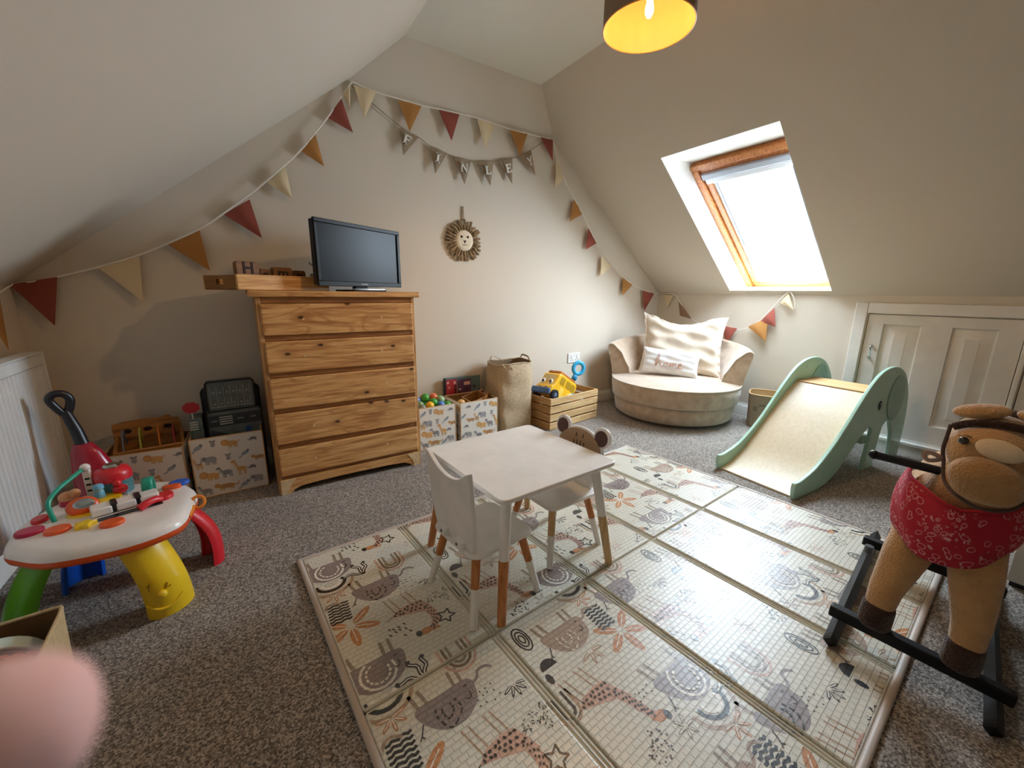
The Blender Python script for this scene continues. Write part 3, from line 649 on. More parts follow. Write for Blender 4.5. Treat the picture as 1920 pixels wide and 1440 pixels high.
# ================================================================ round snuggle chair and cushions
VEL = M('mink_velvet', '#a58e78', .85, '#bba690', 14, 3, .3, .7, bump=.25, bs=260, bd=.001, sheen=.6, spec=.2)
VELD = M('mink_welt', '#b8a48f', .8, sheen=.5)
ch = thing('snuggle_chair', 'round mink velvet swivel chair with wrap-around arms in the corner', 'armchair', (3.585, 2.435, 0), R(211.3))   # local +x is the front
m = MB(); m.lathe([(0, .0), (.30, 0), (.30, .03), (0, .03)], 40); m.build('swivel_base', BLKM, ch)
m = MB(); m.lathe([(0, .035), (.535, .035), (.555, .05), (.568, .12), (.572, .18), (.562, .196), (0, .196)], 72); m.build('base_drum', VEL, ch, smooth=60)
m = MB(); m.lathe([(0, .199), (.585, .199), (.595, .215), (.606, .29), (.607, .352), (.602, .366)], 72)
def seat_top(u, v):
    a = 2*PI*u; r = .602*(1-v); return (r*cos(a), r*sin(a), .366+.045*(1-(1-v)**2.2)+.004*sin(a*3)*v)
m.grid(seat_top, 72, 8, cu=True); m.build('seat_cushion', VEL, ch, smooth=70)
m = MB(); m.tube([(.604*cos(R(a)), .604*sin(R(a)), .367) for a in range(-84, 85, 4)], .0065, 8); m.build('welt', VELD, ch)
m = MB(); m.tube([(.587*cos(R(a)), .587*sin(R(a)), .203) for a in range(0, 360, 5)], .006, 8, closed=True); m.build('welt', VELD, ch)
def shell(u, v):   # angle from arm end to arm end round the back; v round the section outside bottom -> top -> inside bottom
    a = R(84+(276-84)*u); e = min(u, 1-u)*2   # 0 at the arm ends, 1 at the back
    top = .69+.075*min(1, e*1.7)**.8; fl = .066*max(0, 1-e*2.2)
    ro = .600
    P = [(ro-.01, .20), (ro, .30), (ro+fl*.35, .45), (ro+fl*.8, .58), (ro+fl, top-.03), (ro+fl-.006, top-.008), (ro+fl-.03, top), (ro+fl-.06, top-.012), (.530, top-.085), (.478, top-.19), (.448, .45), (.435, .37), (.43, .30)]
    k = v*(len(P)-1); i = min(int(k), len(P)-2); f = k-i; r = P[i][0]*(1-f)+P[i+1][0]*f; z = P[i][1]*(1-f)+P[i+1][1]*f
    return (r*cos(a), r*sin(a), z)
m = MB(); m.grid(shell, 60, 24)
for u in (0, 1): vs = [shell(u, j/24) for j in range(25)]; m.add(vs, [tuple(range(25))])
m.build('backrest', VEL, ch, smooth=50)
for u in (0, 1):
    m = MB(); m.tube([shell(u, j/24) for j in range(6, 24)], .006, 8); m.build('welt', VELD, ch)
def pillow(mb, w_, h_, t_, pinch=.07, wr=.004, seed=1, nu=40, nv=32, dip=0):
    rnd = random.Random(seed); ph = [rnd.random()*6 for _ in range(6)]
    for sgn in (1, -1):
        def fn(u, v):
            x = 2*u-1; y = 2*v-1; k = 1-pinch*(1-abs(x)**2)*abs(y)**3; k2 = 1-pinch*(1-abs(y)**2)*abs(x)**3
            d = max(0, (1-x**4)*(1-y**4))**.55; wz = wr*(sin(9*x+ph[0]+3*y)*sin(5*y+ph[1])+.6*sin(15*y+ph[2]+4*x))*min(1, d*2)
            return (x*w_/2*k2, sgn*(t_/2*d)+wz*(1 if d > .02 else 0), y*h_/2*k-dip*h_*max(0, 1-(x*1.5)**2)*max(0, y)**2+dip*.5*h_*max(0, -x)**4*max(0, y)**2)
        mb.grid(fn, nu, nv)
    return mb
cm = Matrix.Translation(ch.location) @ Matrix.Rotation(R(211.3), 4, 'Z')
def on_chair(x, y, z): return cm @ Vector((x, y, z))
CU = M('cushion_cream', '#cbbca9', .9, '#d6c9b8', 10, 3, bump=.2, bs=300, bd=.001, sheen=.3, spec=.2)
p = on_chair(-.20, .03, .67); cu = thing('back_cushion', 'large square cream cushion with a frilled edge on the round chair', 'cushion', p, 0, rot=(R(-14), 0, R(211.3+90)))
m = pillow(MB(), .76, .60, .20, .10, .014, 3, dip=.10); o = m.build('cover', CU, cu, smooth=180)
m = MB()
P = [(x, z) for x, z in [(-.36+.72*i/26, -.285+.012*sin(i)) for i in range(27)]]
def frill(u, v):
    per = 4*u; k = int(per) % 4; f = per-int(per) if u < 1 else 0
    cs = [(-1, -1), (1, -1), (1, 1), (-1, 1)]; a = cs[k]; b = cs[(k+1) % 4]; x = a[0]+(b[0]-a[0])*f; y = a[1]+(b[1]-a[1])*f
    kx = 1-.10*(1-abs(y)**2)*abs(x)**3; ky = 1-.10*(1-abs(x)**2)*abs(y)**3; e = 1+.075*v
    return (x*.38*kx*e, .012*sin(u*190)*v, y*.30*ky*e-.06*max(0, 1-(x*1.5)**2)*max(0, y)**2+.03*max(0, -x)**4*max(0, y)**2)
m.grid(frill, 200, 2); m.build('frill', M('frill_cream', '#efe8dd', .9), cu, smooth=180, solid=.002)
CW = M('cushion_white', '#dfe0e2', .9, '#eff0f1', 12, 3, bump=.2, bs=300, bd=.001, spec=.2)
p = on_chair(.055, -.045, .535); cu = thing('word_cushion', 'small white oblong cushion reading home on the round chair', 'cushion', p, 0, rot=(R(-16), R(3), R(211.3+90)))
m = pillow(MB(), .55, .265, .12, .08, .0035, 5); m.build('cover', CW, cu, smooth=180)
m = MB(); S = [[(-.13, -.05), (-.125, .02), (-.11, .07), (-.10, .05), (-.115, 0), (-.125, -.05), (-.11, -.015), (-.09, .0), (-.08, -.02), (-.078, -.05), (-.06, -.045)],
     [(-.035, -.005), (-.052, -.025), (-.04, -.05), (-.018, -.04), (-.018, -.012), (-.035, -.005), (-.005, -.01)],
     [(-.002, -.048), (.006, -.005), (.012, -.048), (.02, -.012), (.032, -.008), (.034, -.048), (.043, -.012), (.056, -.008), (.06, -.045), (.075, -.04)],
     [(.08, -.03), (.11, -.015), (.10, .0), (.085, -.012), (.088, -.045), (.11, -.05), (.135, -.032)]]
for P in S: m.tube([(a, -.0655-.0005+.35*max(0, (abs(a)-.05))**2*1.2, b-.005) for a, b in [(v.x, v.y) for v in smooth_path([(x_, y_, 0) for x_, y_ in P], 5)]], .0032, 6)
m.build('word_home', M('rose_gold', '#b98a70', .45), cu)

# ================================================================ elephant slide
MINT = M('mint_paint', '#a9cdb9', .32, spec=.5); MINTD = M('mint_shade', '#93b5a6', .4); PLY = wood('birch_ply', '#d9c8a8', '#d3c19f', '#cab68f', axis=0, ringy=.12, rough=.4, fine=60)
sl = thing('elephant_slide', 'mint green elephant-shaped wooden slide in front of the hatch', 'slide', (2.66, .915, 0), R(-4.3))
OUT = [(-.012, 0), (-.03, .05), (-.025, .105), (.03, .108), (.18, .15), (.31, .225), (.44, .325), (.57, .45), (.70, .575), (.80, .655), (.90, .705), (1.02, .728), (1.14, .72), (1.26, .672), (1.36, .58), (1.42, .47), (1.455, .32), (1.465, .15), (1.46, 0)]
INN = [(1.30, 0), (1.285, .1), (1.25, .22), (1.19, .31), (1.12, .34), (1.06, .30), (1.035, .2), (1.03, 0), (.87, 0), (.885, .15), (.90, .30), (.84, .33), (.72, .265), (.6, .165), (.48, .07), (.36, .02), (.25, 0)]
for yy, nm in ((0, 0), (.49, 1)):
    m = MB(); m.prism(sp2(OUT, 3, False)+INN, yy-.012, yy+.012, lambda a, b, h: (a, h, b)); m.build('side_panel', MINT, sl, bevel=.005, bseg=2)
def slide_board(u, v):
    P = [(.0, .012), (.09, .035), (.2, .095), (.4, .25), (.6, .415), (.75, .53), (.82, .565)]
    k = u*(len(P)-1); return None
prof = [(v.x, v.y) for v in smooth_path([(.0, .012, 0), (.1, .035, 0), (.25, .115, 0), (.45, .275, 0), (.65, .44, 0), (.82, .556, 0)], 5)]
m = MB(); poly = prof+[(a, b-.014) for a, b in prof[::-1]]; m.prism(poly, .0125, .4775, lambda a, b, h: (a, h, b)); m.build('slide_bed', PLY, sl, smooth=30)
m = MB(); m.box(.822, 1.12, .0125, .4775, .548, .566); m.build('platform', wood('platform_beech', '#d2ab7c', '#c39a68', '#ad8350', axis=1, ringy=.2), sl, bevel=.003)
m = MB(); m.box(.86, .9, .0125, .4775, .19, .25); m.build('cross_brace', MINT, sl, bevel=.004)
for yy, hs in ((-.0135, -1), (.49-.0135, -1)):
    ep = sp2([(1.05, .50), (1.08, .60), (1.16, .66), (1.26, .63), (1.32, .52), (1.30, .40), (1.23, .33), (1.15, .335), (1.08, .40)], 4)
    m = MB(); m.prism(ep, yy-.004, yy+.001, lambda a, b, h: (a, h, b)); m.build('ear', MINTD, sl, bevel=.0015)
    m = MB(); m.prism(ell(.93, .47, .017, .033, 14), yy-.004, yy+.001, lambda a, b, h: (a, h, b)); e = m.build('eye', BLKM, sl)
    m = MB(); m.prism(ell(.925, .485, .005, .008, 8), yy-.0045, yy-.003, lambda a, b, h: (a, h, b)); m.build('eye_glint', WHITE, e)
for yy in (-.014, .476):
    for a, b in ((.95, .66), (1.1, .69)):
        m = MB(); m.tube([(a, yy, b), (a, yy+.004, b)], .006, 10); m.build('bolt', MINTD, sl)

# ================================================================ pendant lamp
lp = thing('pendant_lamp', 'taupe drum pendant lamp with a glowing orange lining', 'lamp', (1.535, 1.325, 2.275))
SHO = M('shade_linen', '#7a6753', .9, bump=.3, bs=300, bd=.001); SHI = M('shade_lining', '#c99a60', .6)
m = MB(); m.lathe([(.183, 0), (.183, .22)], 64, capends=False); m.build('shade', SHO, lp, smooth=180, fix=True)
m = MB(); m.lathe([(.1805, .0015), (.1805, .2185)], 64, capends=False); m.build('lining', SHI, lp, smooth=180)
m = MB(); m.tube([(.182*cos(2*PI*i/64), .182*sin(2*PI*i/64), 0) for i in range(64)], .0028, 6, closed=True); m.build('rim', M('rim_gold', '#c98f3f', .5), lp)
m = MB(); m.lathe([(.018, .10), (.02, .12), (.02, .17), (.012, .18), (0, .18)], 16); m.build('socket', WHITE, lp)
m = MB()
for a in (30, 150, 270): m.tube([(.02*cos(R(a)), .02*sin(R(a)), .16), (.179*cos(R(a)), .179*sin(R(a)), .205)], .002, 5)
m.build('spider_frame', WHITE, lp)
m = MB(); m.lathe([(0, .03), (.010, .036), (.017, .05), (.018, .065), (.014, .085), (.010, .10)], 16); m.build('bulb', M('lit_bulb', '#ffd9a0', .4, emit=(1, .60, .27), es=LAMP_E), lp)
m = MB(); m.tube([(0, 0, .18), (0, 0, 2.825-2.275-.02)], .0035, 8); m.build('flex', WHITE, lp)
m = MB(); m.lathe([(0, 0), (.02, 0), (.045, .012), (.05, .02), (0, .02)], 24, (0, 0, 2.825-2.275-.0205)); m.build('ceiling_rose', WHITE, lp)

# ================================================================ radiator
RADW = M('radiator_white', '#dfe0df', .4)
ra = thing('panel_radiator', 'white ribbed panel radiator on the low wall', 'radiator', (XL, 2.15, .18))
L0, L1, RH = -.85, .85, .70
m = MB()
def rib(u, v):
    n = 46; y = L0+(L1-L0)*u; ph = (u*n) % 1; d = .006*(1 if .2 < ph < .8 else 0)
    return (.092+d, y, .03+(RH-.075)*v)
ys = []
n = 46
for i in range(n):
    for ph, d in ((0, 0), (.18, 0), (.26, .007), (.78, .007), (.86, 0)): ys.append((L0+(L1-L0)*(i+ph)/n, d))
ys.append((L1, 0)); vs = []; fs = []
for y, d in ys: vs += [(.088+d, y, .02), (.088+d, y, RH-.06), (.07, y, .02), (.07, y, RH-.06)]
for i in range(len(ys)-1): a = i*4; fs += [(a, a+4, a+5, a+1), (a+2, a+3, a+7, a+6), (a+1, a+5, a+7, a+3), (a, a+2, a+6, a+4)]
fs += [(0, 1, 3, 2), (len(vs)-4, len(vs)-2, len(vs)-1, len(vs)-3)]
m.add(vs, fs); m.build('ribbed_panel', RADW, ra, smooth=30)
m = MB(); m.box(.068, .097, L0, L1, RH-.06, RH-.004); m.build('top_rail', RADW, ra, bevel=.006)
m = MB(); m.box(.03, .1, L0-.006, L1+.006, RH-.0035, RH+.006); m.build('top_grille', RADW, ra, bevel=.003)
for yy in (L0-.008, L1+.0005): m = MB(); m.box(.028, .1, yy, yy+.0075, .02, RH+.004); m.build('side_cap', RADW, ra, bevel=.003)
m = MB(); m.tube([(.05, L1+.012, .1), (.05, L1+.012, -.178)], .0075, 8); m.build('pipe', WHITE, ra); m = MB(); m.box(0, .069, -.6, -.57, .1, .6); m.build('wall_bracket', WHITE, ra); m = MB(); m.box(0, .069, .6, .63, .1, .6); m.build('wall_bracket', WHITE, ra)

# ================================================================ storage boxes with printed animals
BOXC = M('box_fabric', '#e4dfd6', .85, bump=.2, bs=300, bd=.0008, spec=.2); BOXI = M('box_lining', '#8a6a45', .9); BOXP = M('box_piping', '#c9a06c', .7)
INK = {'grey': '#a3a3a6', 'blue': '#9aa7b1', 'ochre': '#cf9d5f', 'sand': '#dcae70', 'dark': '#868387'}; IK = list(INK); IM = [M('box_ink_'+k, v, .85) for k, v in INK.items()]
def beast(kind):
    F = []
    def legs(xs, L, w_): return [[(x-w_, 0), (x+w_, 0), (x+w_*.8, -L), (x-w_*.8, -L)] for x in xs]
    if kind == 'elephant': F += [('grey', ell(0, .1, .42, .26, 14))]+[('grey', p) for p in legs((-.28, -.12, .14, .3), .32, .07)]+[('grey', ell(-.42, .2, .2, .2, 12)), ('dark', ell(-.36, .2, .11, .15, 10))]+[('grey', p) for p in stroke([(-.56, .12), (-.66, -.1), (-.78, -.18), (-.84, -.08)], .09)]
    elif kind == 'lion': F += [('sand', ell(.1, .02, .4, .2, 14)), ('ochre', ell(-.32, .12, .25, .25, 10)), ('sand', ell(-.36, .1, .14, .14, 8))]+[('sand', p) for p in legs((-.1, .05, .28, .4), .3, .06)]+[('ochre', p) for p in stroke([(.46, .08), (.62, .2)], .05)]
    elif kind == 'giraffe': F += [('sand', ell(.08, 0, .26, .15, 12))]+[('sand', p) for p in legs((-.08, .02, .2, .28), .42, .035)]+[('sand', p) for p in stroke([(-.1, .05), (-.26, .5)], .12)]+[('ochre', ell(-.32, .52, .14, .07, 8, .4)), ('ochre', ell(.05, .03, .06, .05, 6)), ('ochre', ell(.2, 0, .06, .05, 6)), ('ochre', ell(-.18, .3, .04, .04, 6))]
    elif kind == 'zebra': F += [('grey', ell(.05, 0, .3, .17, 12))]+[('grey', p) for p in legs((-.14, -.04, .2, .3), .36, .04)]+[('grey', p) for p in stroke([(-.18, .05), (-.34, .34)], .14)]+[('dark', ell(-.4, .34, .13, .07, 8, .5))]+[('dark', [(x, -.14), (x+.04, -.14), (x+.02, .15), (x-.02, .15)]) for x in (-.1, .04, .18)]
    elif kind == 'tortoise': F += [('dark', arc(0, 0, .36, .34, 0, 180, 10)), ('grey', ell(-.42, .06, .12, .09, 8))]+[('grey', p) for p in legs((-.22, .22), .12, .07)]
    elif kind == 'bird': F += [('blue', ell(0, 0, .34, .17, 12, .5)), ('dark', ell(.24, .22, .12, .11, 8)), ('blue', [(-.3, -.2), (-.6, -.42), (-.44, -.46), (-.18, -.26)])]
    elif kind == 'tiger': F += [('ochre', ell(0, .02, .46, .16, 14)), ('ochre', ell(-.48, .12, .16, .15, 10))]+[('ochre', p) for p in legs((-.3, -.16, .2, .34), .24, .05)]+[('ochre', p) for p in stroke([(.42, .06), (.62, .0), (.7, .2)], .05)]+[('dark', [(x, -.1), (x+.03, -.1), (x+.01, .16), (x-.02, .16)]) for x in (-.2, -.05, .1, .24)]
    elif kind == 'koala': F += [('grey', ell(0, 0, .18, .22, 10)), ('grey', ell(0, .26, .16, .14, 10)), ('dark', ell(-.15, .34, .08, .08, 7)), ('dark', ell(.15, .34, .08, .08, 7))]
    return F
PAT = [('bird', .10, .86, .075), ('koala', .30, .88, .07), ('lion', .53, .86, .085), ('tortoise', .86, .87, .06), ('elephant', .24, .62, .10), ('koala', .48, .62, .07), ('bird', .72, .66, .07), ('tiger', .92, .55, .075), ('lion', .20, .36, .095), ('zebra', .42, .38, .10), ('giraffe', .62, .40, .105), ('tortoise', .80, .38, .06), ('zebra', .12, .12, .095), ('tiger', .40, .14, .10), ('bird', .66, .12, .075), ('elephant', .86, .17, .09), ('giraffe', .07, .58, .07)]
def storage_box(label, loc, rz, W_, D_, H_, shift=0):
    t = thing('storage_box', label, 'storage box', loc, rz, 'fabric storage boxes with safari prints'); e = .006
    m = MB(); vs = []; S = []
    for z in (0.001, H_):
        for k in (0, 1): S.append((z, k))
    m.box(-W_/2, W_/2, -D_/2, -D_/2+e, .001, H_); m.box(-W_/2, W_/2, D_/2-e, D_/2, .001, H_); m.box(-W_/2, -W_/2+e, -D_/2+e, D_/2-e, .001, H_); m.box(W_/2-e, W_/2, -D_/2+e, D_/2-e, .001, H_); m.build('walls', BOXC, t, bevel=.002)
    m = MB(); i = e+.0005; m.box(-W_/2+i, W_/2-i, -D_/2+i, D_/2-i, .004, .010); a, b = W_/2-i, D_/2-i
    for q in ((-a, a, -b, -b+.002), (-a, a, b-.002, b), (-a, -a+.002, -b, b), (a-.002, a, -b, b)): m.box(*q, .01, H_-.004)
    m.build('lining', BOXI, t, smooth=0)
    m = MB(); P = [(-W_/2+.003, -D_/2+.003, H_), (W_/2-.003, -D_/2+.003, H_), (W_/2-.003, D_/2-.003, H_), (-W_/2+.003, D_/2-.003, H_)]; m.tube(P, .0042, 6, closed=True); m.build('top_piping', BOXP, t)
    for xx in (-W_/2, W_/2): m = MB(); m.tube([(xx, -D_/2, .003), (xx, -D_/2, H_)], .003, 6); m.build('corner_piping', BOXP, t)
    m = MB(); m.tube([(-W_/2, -D_/2, .004), (W_/2, -D_/2, .004)], .0035, 6); m.build('corner_piping', BOXP, t)
    m = MB()
    for kind, fx, fz, s_ in PAT:
        fx = (fx+shift) % 1
        for l, (c_, P) in enumerate(beast(kind)):
            for side in (0, 1):
                Q = clip([(fx*W_+a*s_*.92*(.8 if kind == 'elephant' else 1), fz*H_+b*s_*.92*(.8 if kind == 'elephant' else 1)) for a, b in P], .006, W_-.006, .008, H_-.008)
                if Q:
                    if side == 0: m.add([(x-W_/2, -D_/2-.0006-.0002*l, z) for x, z in Q], [tuple(range(len(Q)))], IK.index(c_))
                    else: m.add([(-W_/2-.0006-.0002*l, D_/2-x*D_/W_, z) for x, z in Q], [tuple(range(len(Q)))], IK.index(c_)); m.add([(W_/2+.0006+.0002*l, -D_/2+x*D_/W_, z) for x, z in Q], [tuple(range(len(Q)))], IK.index(c_))
    m.build('animal_print', IM, t, smooth=0)['kind'] = 'stuff'
    return t
storage_box('animal print storage box holding a wooden hoop toy, beside the radiator', (-.53, 2.97, 0), R(-3), .345, .34, .335, .1)
storage_box('animal print storage box holding the folded road mat, beside the chest', (-.158, 2.965, 0), 0, .355, .34, .362)
storage_box('animal print storage box full of plastic balls', (1.18, 2.97, 0), R(1), .305, .30, .335)
storage_box('animal print storage box holding wooden vehicles, beside the jute bag', (1.548, 2.97, 0), R(1.5), .355, .30, .33, .35)

# contents: wooden hoop toy
GY = wood('toy_beech', '#c08a4c', '#a87238', '#865525', axis=0, ringy=.2)
g = thing('wooden_hoop_toy', 'wooden toy with a holed back board and coloured hoops in the storage box', 'toy', (-.53, 2.97, .011), R(6))
m = MB(); m.box(-.15, .15, .10, .118, 0, .40); m.prism([(-.15, .4), (.15, .4), (.145, .425), (.12, .43), (.1, .45), (.05, .44), (0, .445), (-.1, .44), (-.15, .43)], .10, .118, lambda a, b, h: (a, h, b)); m.build('back_board', GY, g, smooth=0)
m = MB(); m.box(-.14, .155, -.12, -.10, .0, .33); m.build('front_board', GY, g, bevel=.004)
for s_ in (-.135, .15): m = MB(); m.tube([(s_, -.1, .32), (s_, .10, .36)], .009, 8); m.build('side_rod', GY, g)
for i, (xx, c_) in enumerate(((-.10, '#6f7fa0'), (-.03, '#b9c45a'), (.05, '#d9812f'), (.115, '#a8323c'))):
    m = MB(); m.tube([(xx, -.1+.2*k/12, .30+.10*sin(PI*k/12)**.8+.02*k/12) for k in range(13)], .012, 10, flat=(.35, 1)); m.build('coloured_hoop', M('hoop_%d' % i, c_, .45), g)
for xx in (-.09, 0, .09): m = MB(); m.prism(ell(xx, .385, .02, .012, 12), .096, .0995, lambda a, b, h: (a, h, b)); m.build('hole', M('cut_dark', '#2a160c', .8), g)

# contents: folded road mat
RG = M('road_grey', '#626a68', .8, '#717976', 20, 2); RD = M('road_dark', '#3f4446', .8); RW = M('road_white', '#b9bdb8', .8); RB = M('piping_black', '#17181a', .6)
fm = thing('folded_road_mat', 'folded grey road-print play mat standing in the storage box', 'play mat', (-.12, 2.97, .011), R(4))
def fold(name, x0, x1, y0, y1, z0, z1, mat): m = MB(); m.prism([(a+(x0+x1)/2, b+(z0+z1)/2) for a, b in rrect(x1-x0, z1-z0, .02, 4)], y0, y1, lambda a, b, h: (a, h, b)); o = m.build(name, mat, fm, bevel=.004); pts = [(a+(x0+x1)/2, y0, b+(z0+z1)/2) for a, b in rrect(x1-x0, z1-z0, .02, 4)]; m = MB(); m.tube(pts, .005, 6, closed=True); m.build('piping', RB, o); return o
f1 = fold('upper_fold', -.115, .125, -.05, .02, .47, .655, RG); f2 = fold('lower_fold', -.13, .145, -.075, -.03, .18, .48, RG); f3 = fold('rear_fold', -.14, .155, .022, .09, .0, .60, RD)
m = MB()
for r, zz in enumerate((.57, .50)):
    m.box(-.10, .105, -.0525, -.0515, zz-.003, zz) if r else None
    for k in range(7): m.box(-.098+.033*k, -.096+.033*k, -.0525, -.0515, zz, zz+.055)
    for k in range(6): m.prism(ell(-.08+.033*k, zz+.018, .005, .005, 6), -.0525, -.0515, lambda a, b, h: (a, h, b))
m.build('bay_lines', RW, f1, smooth=0)
m = MB(); m.box(-.125, .14, -.0765, -.0755, .385, .455); m.prism([(-.12, .37), (.03, .30), (-.03, .25), (-.12, .25)], -.0765, -.0755, lambda a, b, h: (a, h, b)); m.build('road_band', RD, f2, smooth=0)
m = MB()
for k in range(4): m.box(-.07, -.005, -.0775, -.077, .395+.014*k, .402+.014*k)
for xx in (-.11, .02, .085): m.box(xx, xx+.03, -.0775, -.077, .419, .423)
m.build('crossing_stripes', RW, f2, smooth=0)
m = MB(); m.box(.055, .085, -.0765, -.0755, .30, .365); m.build('blue_patch', M('patch_blue', '#3c5a8c', .8), f2, smooth=0)
tb = thing('road_sign_box', 'small toy box with a red road sign beside the folded road mat', 'toy', (-.296, 2.93, .011), R(0))
m = MB(); m.box(-.03, .03, -.06, .06, 0, .46); m.build('box', M('toybox_print', '#6a6f72', .6, '#3f5a55', 25, 3), tb, bevel=.004)
m = MB()
for k in range(4): m.box(-.03, .01, -.0615, -.0605, .39+.014*k, .397+.014*k)
m.build('stripes', RW, tb, smooth=0)
m = MB(); m.prism([(.042*cos(R(22.5+45*i)), .525+.034*sin(R(22.5+45*i))) for i in range(8)], -.065, -.058, lambda a, b, h: (a-.01, h, b)); s1 = m.build('sign', M('sign_red', '#9c2026', .5), tb); m = MB(); m.tube([(-.01, -.06, .46), (-.01, -.06, .492)], .004, 6); m.build('sign_post', RW, tb)

# contents: plastic balls
BC = {'green': '#3f9a3a', 'yellow': '#f0b428', 'orange': '#e2714a', 'blue': '#4a7cc4', 'clear green': '#9fb98a', 'olive': '#7f9a6a', 'grey': '#8a8f80'}
BALLS = [('yellow', -.045, -.105, .335, 'near the front of the box'), ('green', -.055, -.03, .385, 'topmost of the pile'), ('green', .0, -.075, .35, 'against the yellow ball'), ('orange', .045, .03, .365, 'behind the green balls'), ('blue', .055, -.1, .325, 'between the front green balls'), ('clear green', .095, -.01, .345, 'pale, near the wooden vehicles'), ('green', .115, -.1, .318, 'in the corner by the neighbouring box'), ('olive', -.115, -.06, .338, 'dull, against the chest'), ('grey', -.108, -.10, .318, 'low by the chest, at the front'), ('orange', -.02, .09, .352, 'at the back of the pile'), ('blue', -.1, .06, .345, 'at the back by the chest'), ('green', .1, .09, .335, 'at the back by the wall')]
for c_, x, y, z, lb in BALLS:
    m = MB(); m.ball((0, 0, 0), .034, 20, 14); o = m.build('play_ball', M('ball_'+c_.replace(' ', '_'), BC[c_], .3), smooth=180); o.location = (1.18+x*.93, 2.968+y*.95, z)
    tag(o, '%s plastic play ball %s' % (c_, lb), 'ball', 'plastic balls in the storage box')
m = MB()
for i in range(5):
    for j in range(5): m.ball((-.105+.0525*i, -.104+.052*j, .265+.012*((i*3+j) % 3)), .033, 12, 8)
o = m.build('play_balls', M('ball_green', BC['green'], .3), smooth=180); o.location = (1.18, 2.97, .0); o['kind'] = 'stuff'; o['label'] = 'lower layers of plastic balls filling the box'; o['category'] = 'balls'
# contents: wooden vehicles
WV = wood('vehicle_wood', '#b98a55', '#a27442', '#835a2f', axis=0, ringy=.2)
v = thing('wooden_truck', 'open wooden toy truck lying in the storage box beside the jute bag', 'toy', (1.575, 2.965, .235), R(18), rot=(R(14), R(-8), R(18)))
for q in ((-.10, .10, -.065, -.053), (-.10, .10, .053, .065), (-.10, -.088, -.053, .053), (.088, .10, -.053, .053)): m = MB(); m.box(*q, 0, .11); m.build('side_board', WV, v, bevel=.003)
m = MB(); m.box(-.088, .088, -.053, .053, .01, .02); m.build('bed', WV, v)
for xx, yy in ((-.1, -.072), (.06, -.072), (.115, .03), (.115, -.05)):
    m = MB(); m.lathe([(0, -.008), (.026, -.008), (.026, .008), (0, .008)], 16)
    for k, q in enumerate(m.v): m.v[k] = Vector((xx+q.x, yy+q.z, .095+q.y))
    m.build('wheel', WV, v, bevel=.002)
o = MB().ball((0, 0, 0), (.034, .03, .03), 16, 10).build('wooden_peg_ball', M('peg_wood', '#d3a566', .5), smooth=180); o.location = (1.415, 2.885, .315); tag(o, 'round pale wooden toy at the front corner of the vehicle box', 'toy')
m = MB(); m.box(-.13, .13, -.12, .12, 0, .185); o = m.build('toy_pile', WV, bevel=.01); o.location = (1.548, 2.97, .012); o['kind'] = 'stuff'; o['label'] = 'heap of wooden toys under the truck'; o['category'] = 'toys'
# picture book behind
bk = thing('picture_book', 'red and purple picture book standing against the wall behind the boxes', 'book', (1.565, 3.139, .0), 0)
m = MB(); m.box(-.185, .165, -.012, .012, 0.0, .475); m.build('cover', M('book_teal', '#5d7378', .5), bk, bevel=.002); m = MB(); m.box(-.186, -.172, -.0125, .0125, 0, .4755); m.build('spine', M('book_dark', '#2b2328', .5), bk)
m = MB(); m.box(-.17, -.07, -.0135, -.0125, .25, .462); m.build('red_picture', M('book_red', '#b5313a', .5), bk, smooth=0)
m = MB(); m.box(-.06, .07, -.0135, -.0125, .25, .455); m.build('purple_picture', M('book_purple', '#5d3d5c', .5), bk, smooth=0)
m = MB()
for q in ((-.165, -.145, .425, .445), (-.1, -.08, .42, .445), (-.15, -.135, .385, .40), (-.05, -.03, .36, .375), (0, .06, .40, .43)): m.box(q[0], q[1], -.0145, -.0137, q[2], q[3])
m.build('windows_printed', M('book_pink', '#e2b7b0', .5), bk, smooth=0)
m = MB()
for a, b in ((-.085, .40), (-.085, .37), (-.05, .34), (.03, .36), (.1, .38), (-.085, .345)): m.prism(ell(a, b, .011, .011, 10), -.0146, -.0138, lambda x_, y_, h: (x_, h, y_))
m.build('wheels_printed', M('book_dark', '#2b2328', .5), bk, smooth=0)['kind'] = 'stuff'

# ================================================================ jute laundry bag
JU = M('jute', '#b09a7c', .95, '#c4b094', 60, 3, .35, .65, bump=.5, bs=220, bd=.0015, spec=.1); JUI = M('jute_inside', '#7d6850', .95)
bg_ = thing('laundry_bag', 'tall jute laundry bag with an open gathered top', 'laundry bag', (1.928, 2.955, 0), R(4))
def bag(u, v):
    a = 2*PI*u; k = .42+.1*v; w_ = .180+.008*sin(v*3.1)+.004*sin(a*5+v*4); x = abs(cos(a))**k*(1 if cos(a) >= 0 else -1)*w_; y = abs(sin(a))**k*(1 if sin(a) >= 0 else -1)*(w_-.035)
    z = .605*v+(.006*sin(a*3+1)+.003*sin(a*7))*v; return (x+.004*sin(v*20+a*3), y+.004*sin(v*17+a*2), max(.001, z))
m = MB(); m.grid(bag, 72, 20, cu=True); m.add([bag(i/72, 0) for i in range(72)], [tuple(range(72))]); m.build('bag_body', JU, bg_, smooth=70)
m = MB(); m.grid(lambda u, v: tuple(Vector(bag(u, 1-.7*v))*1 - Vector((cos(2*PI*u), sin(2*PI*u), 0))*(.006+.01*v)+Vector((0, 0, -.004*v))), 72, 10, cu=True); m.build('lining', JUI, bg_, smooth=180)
m = MB(); m.tube([Vector(bag(i/72, 1)) for i in range(72)], .006, 6, closed=True); m.build('hem', JU, bg_)
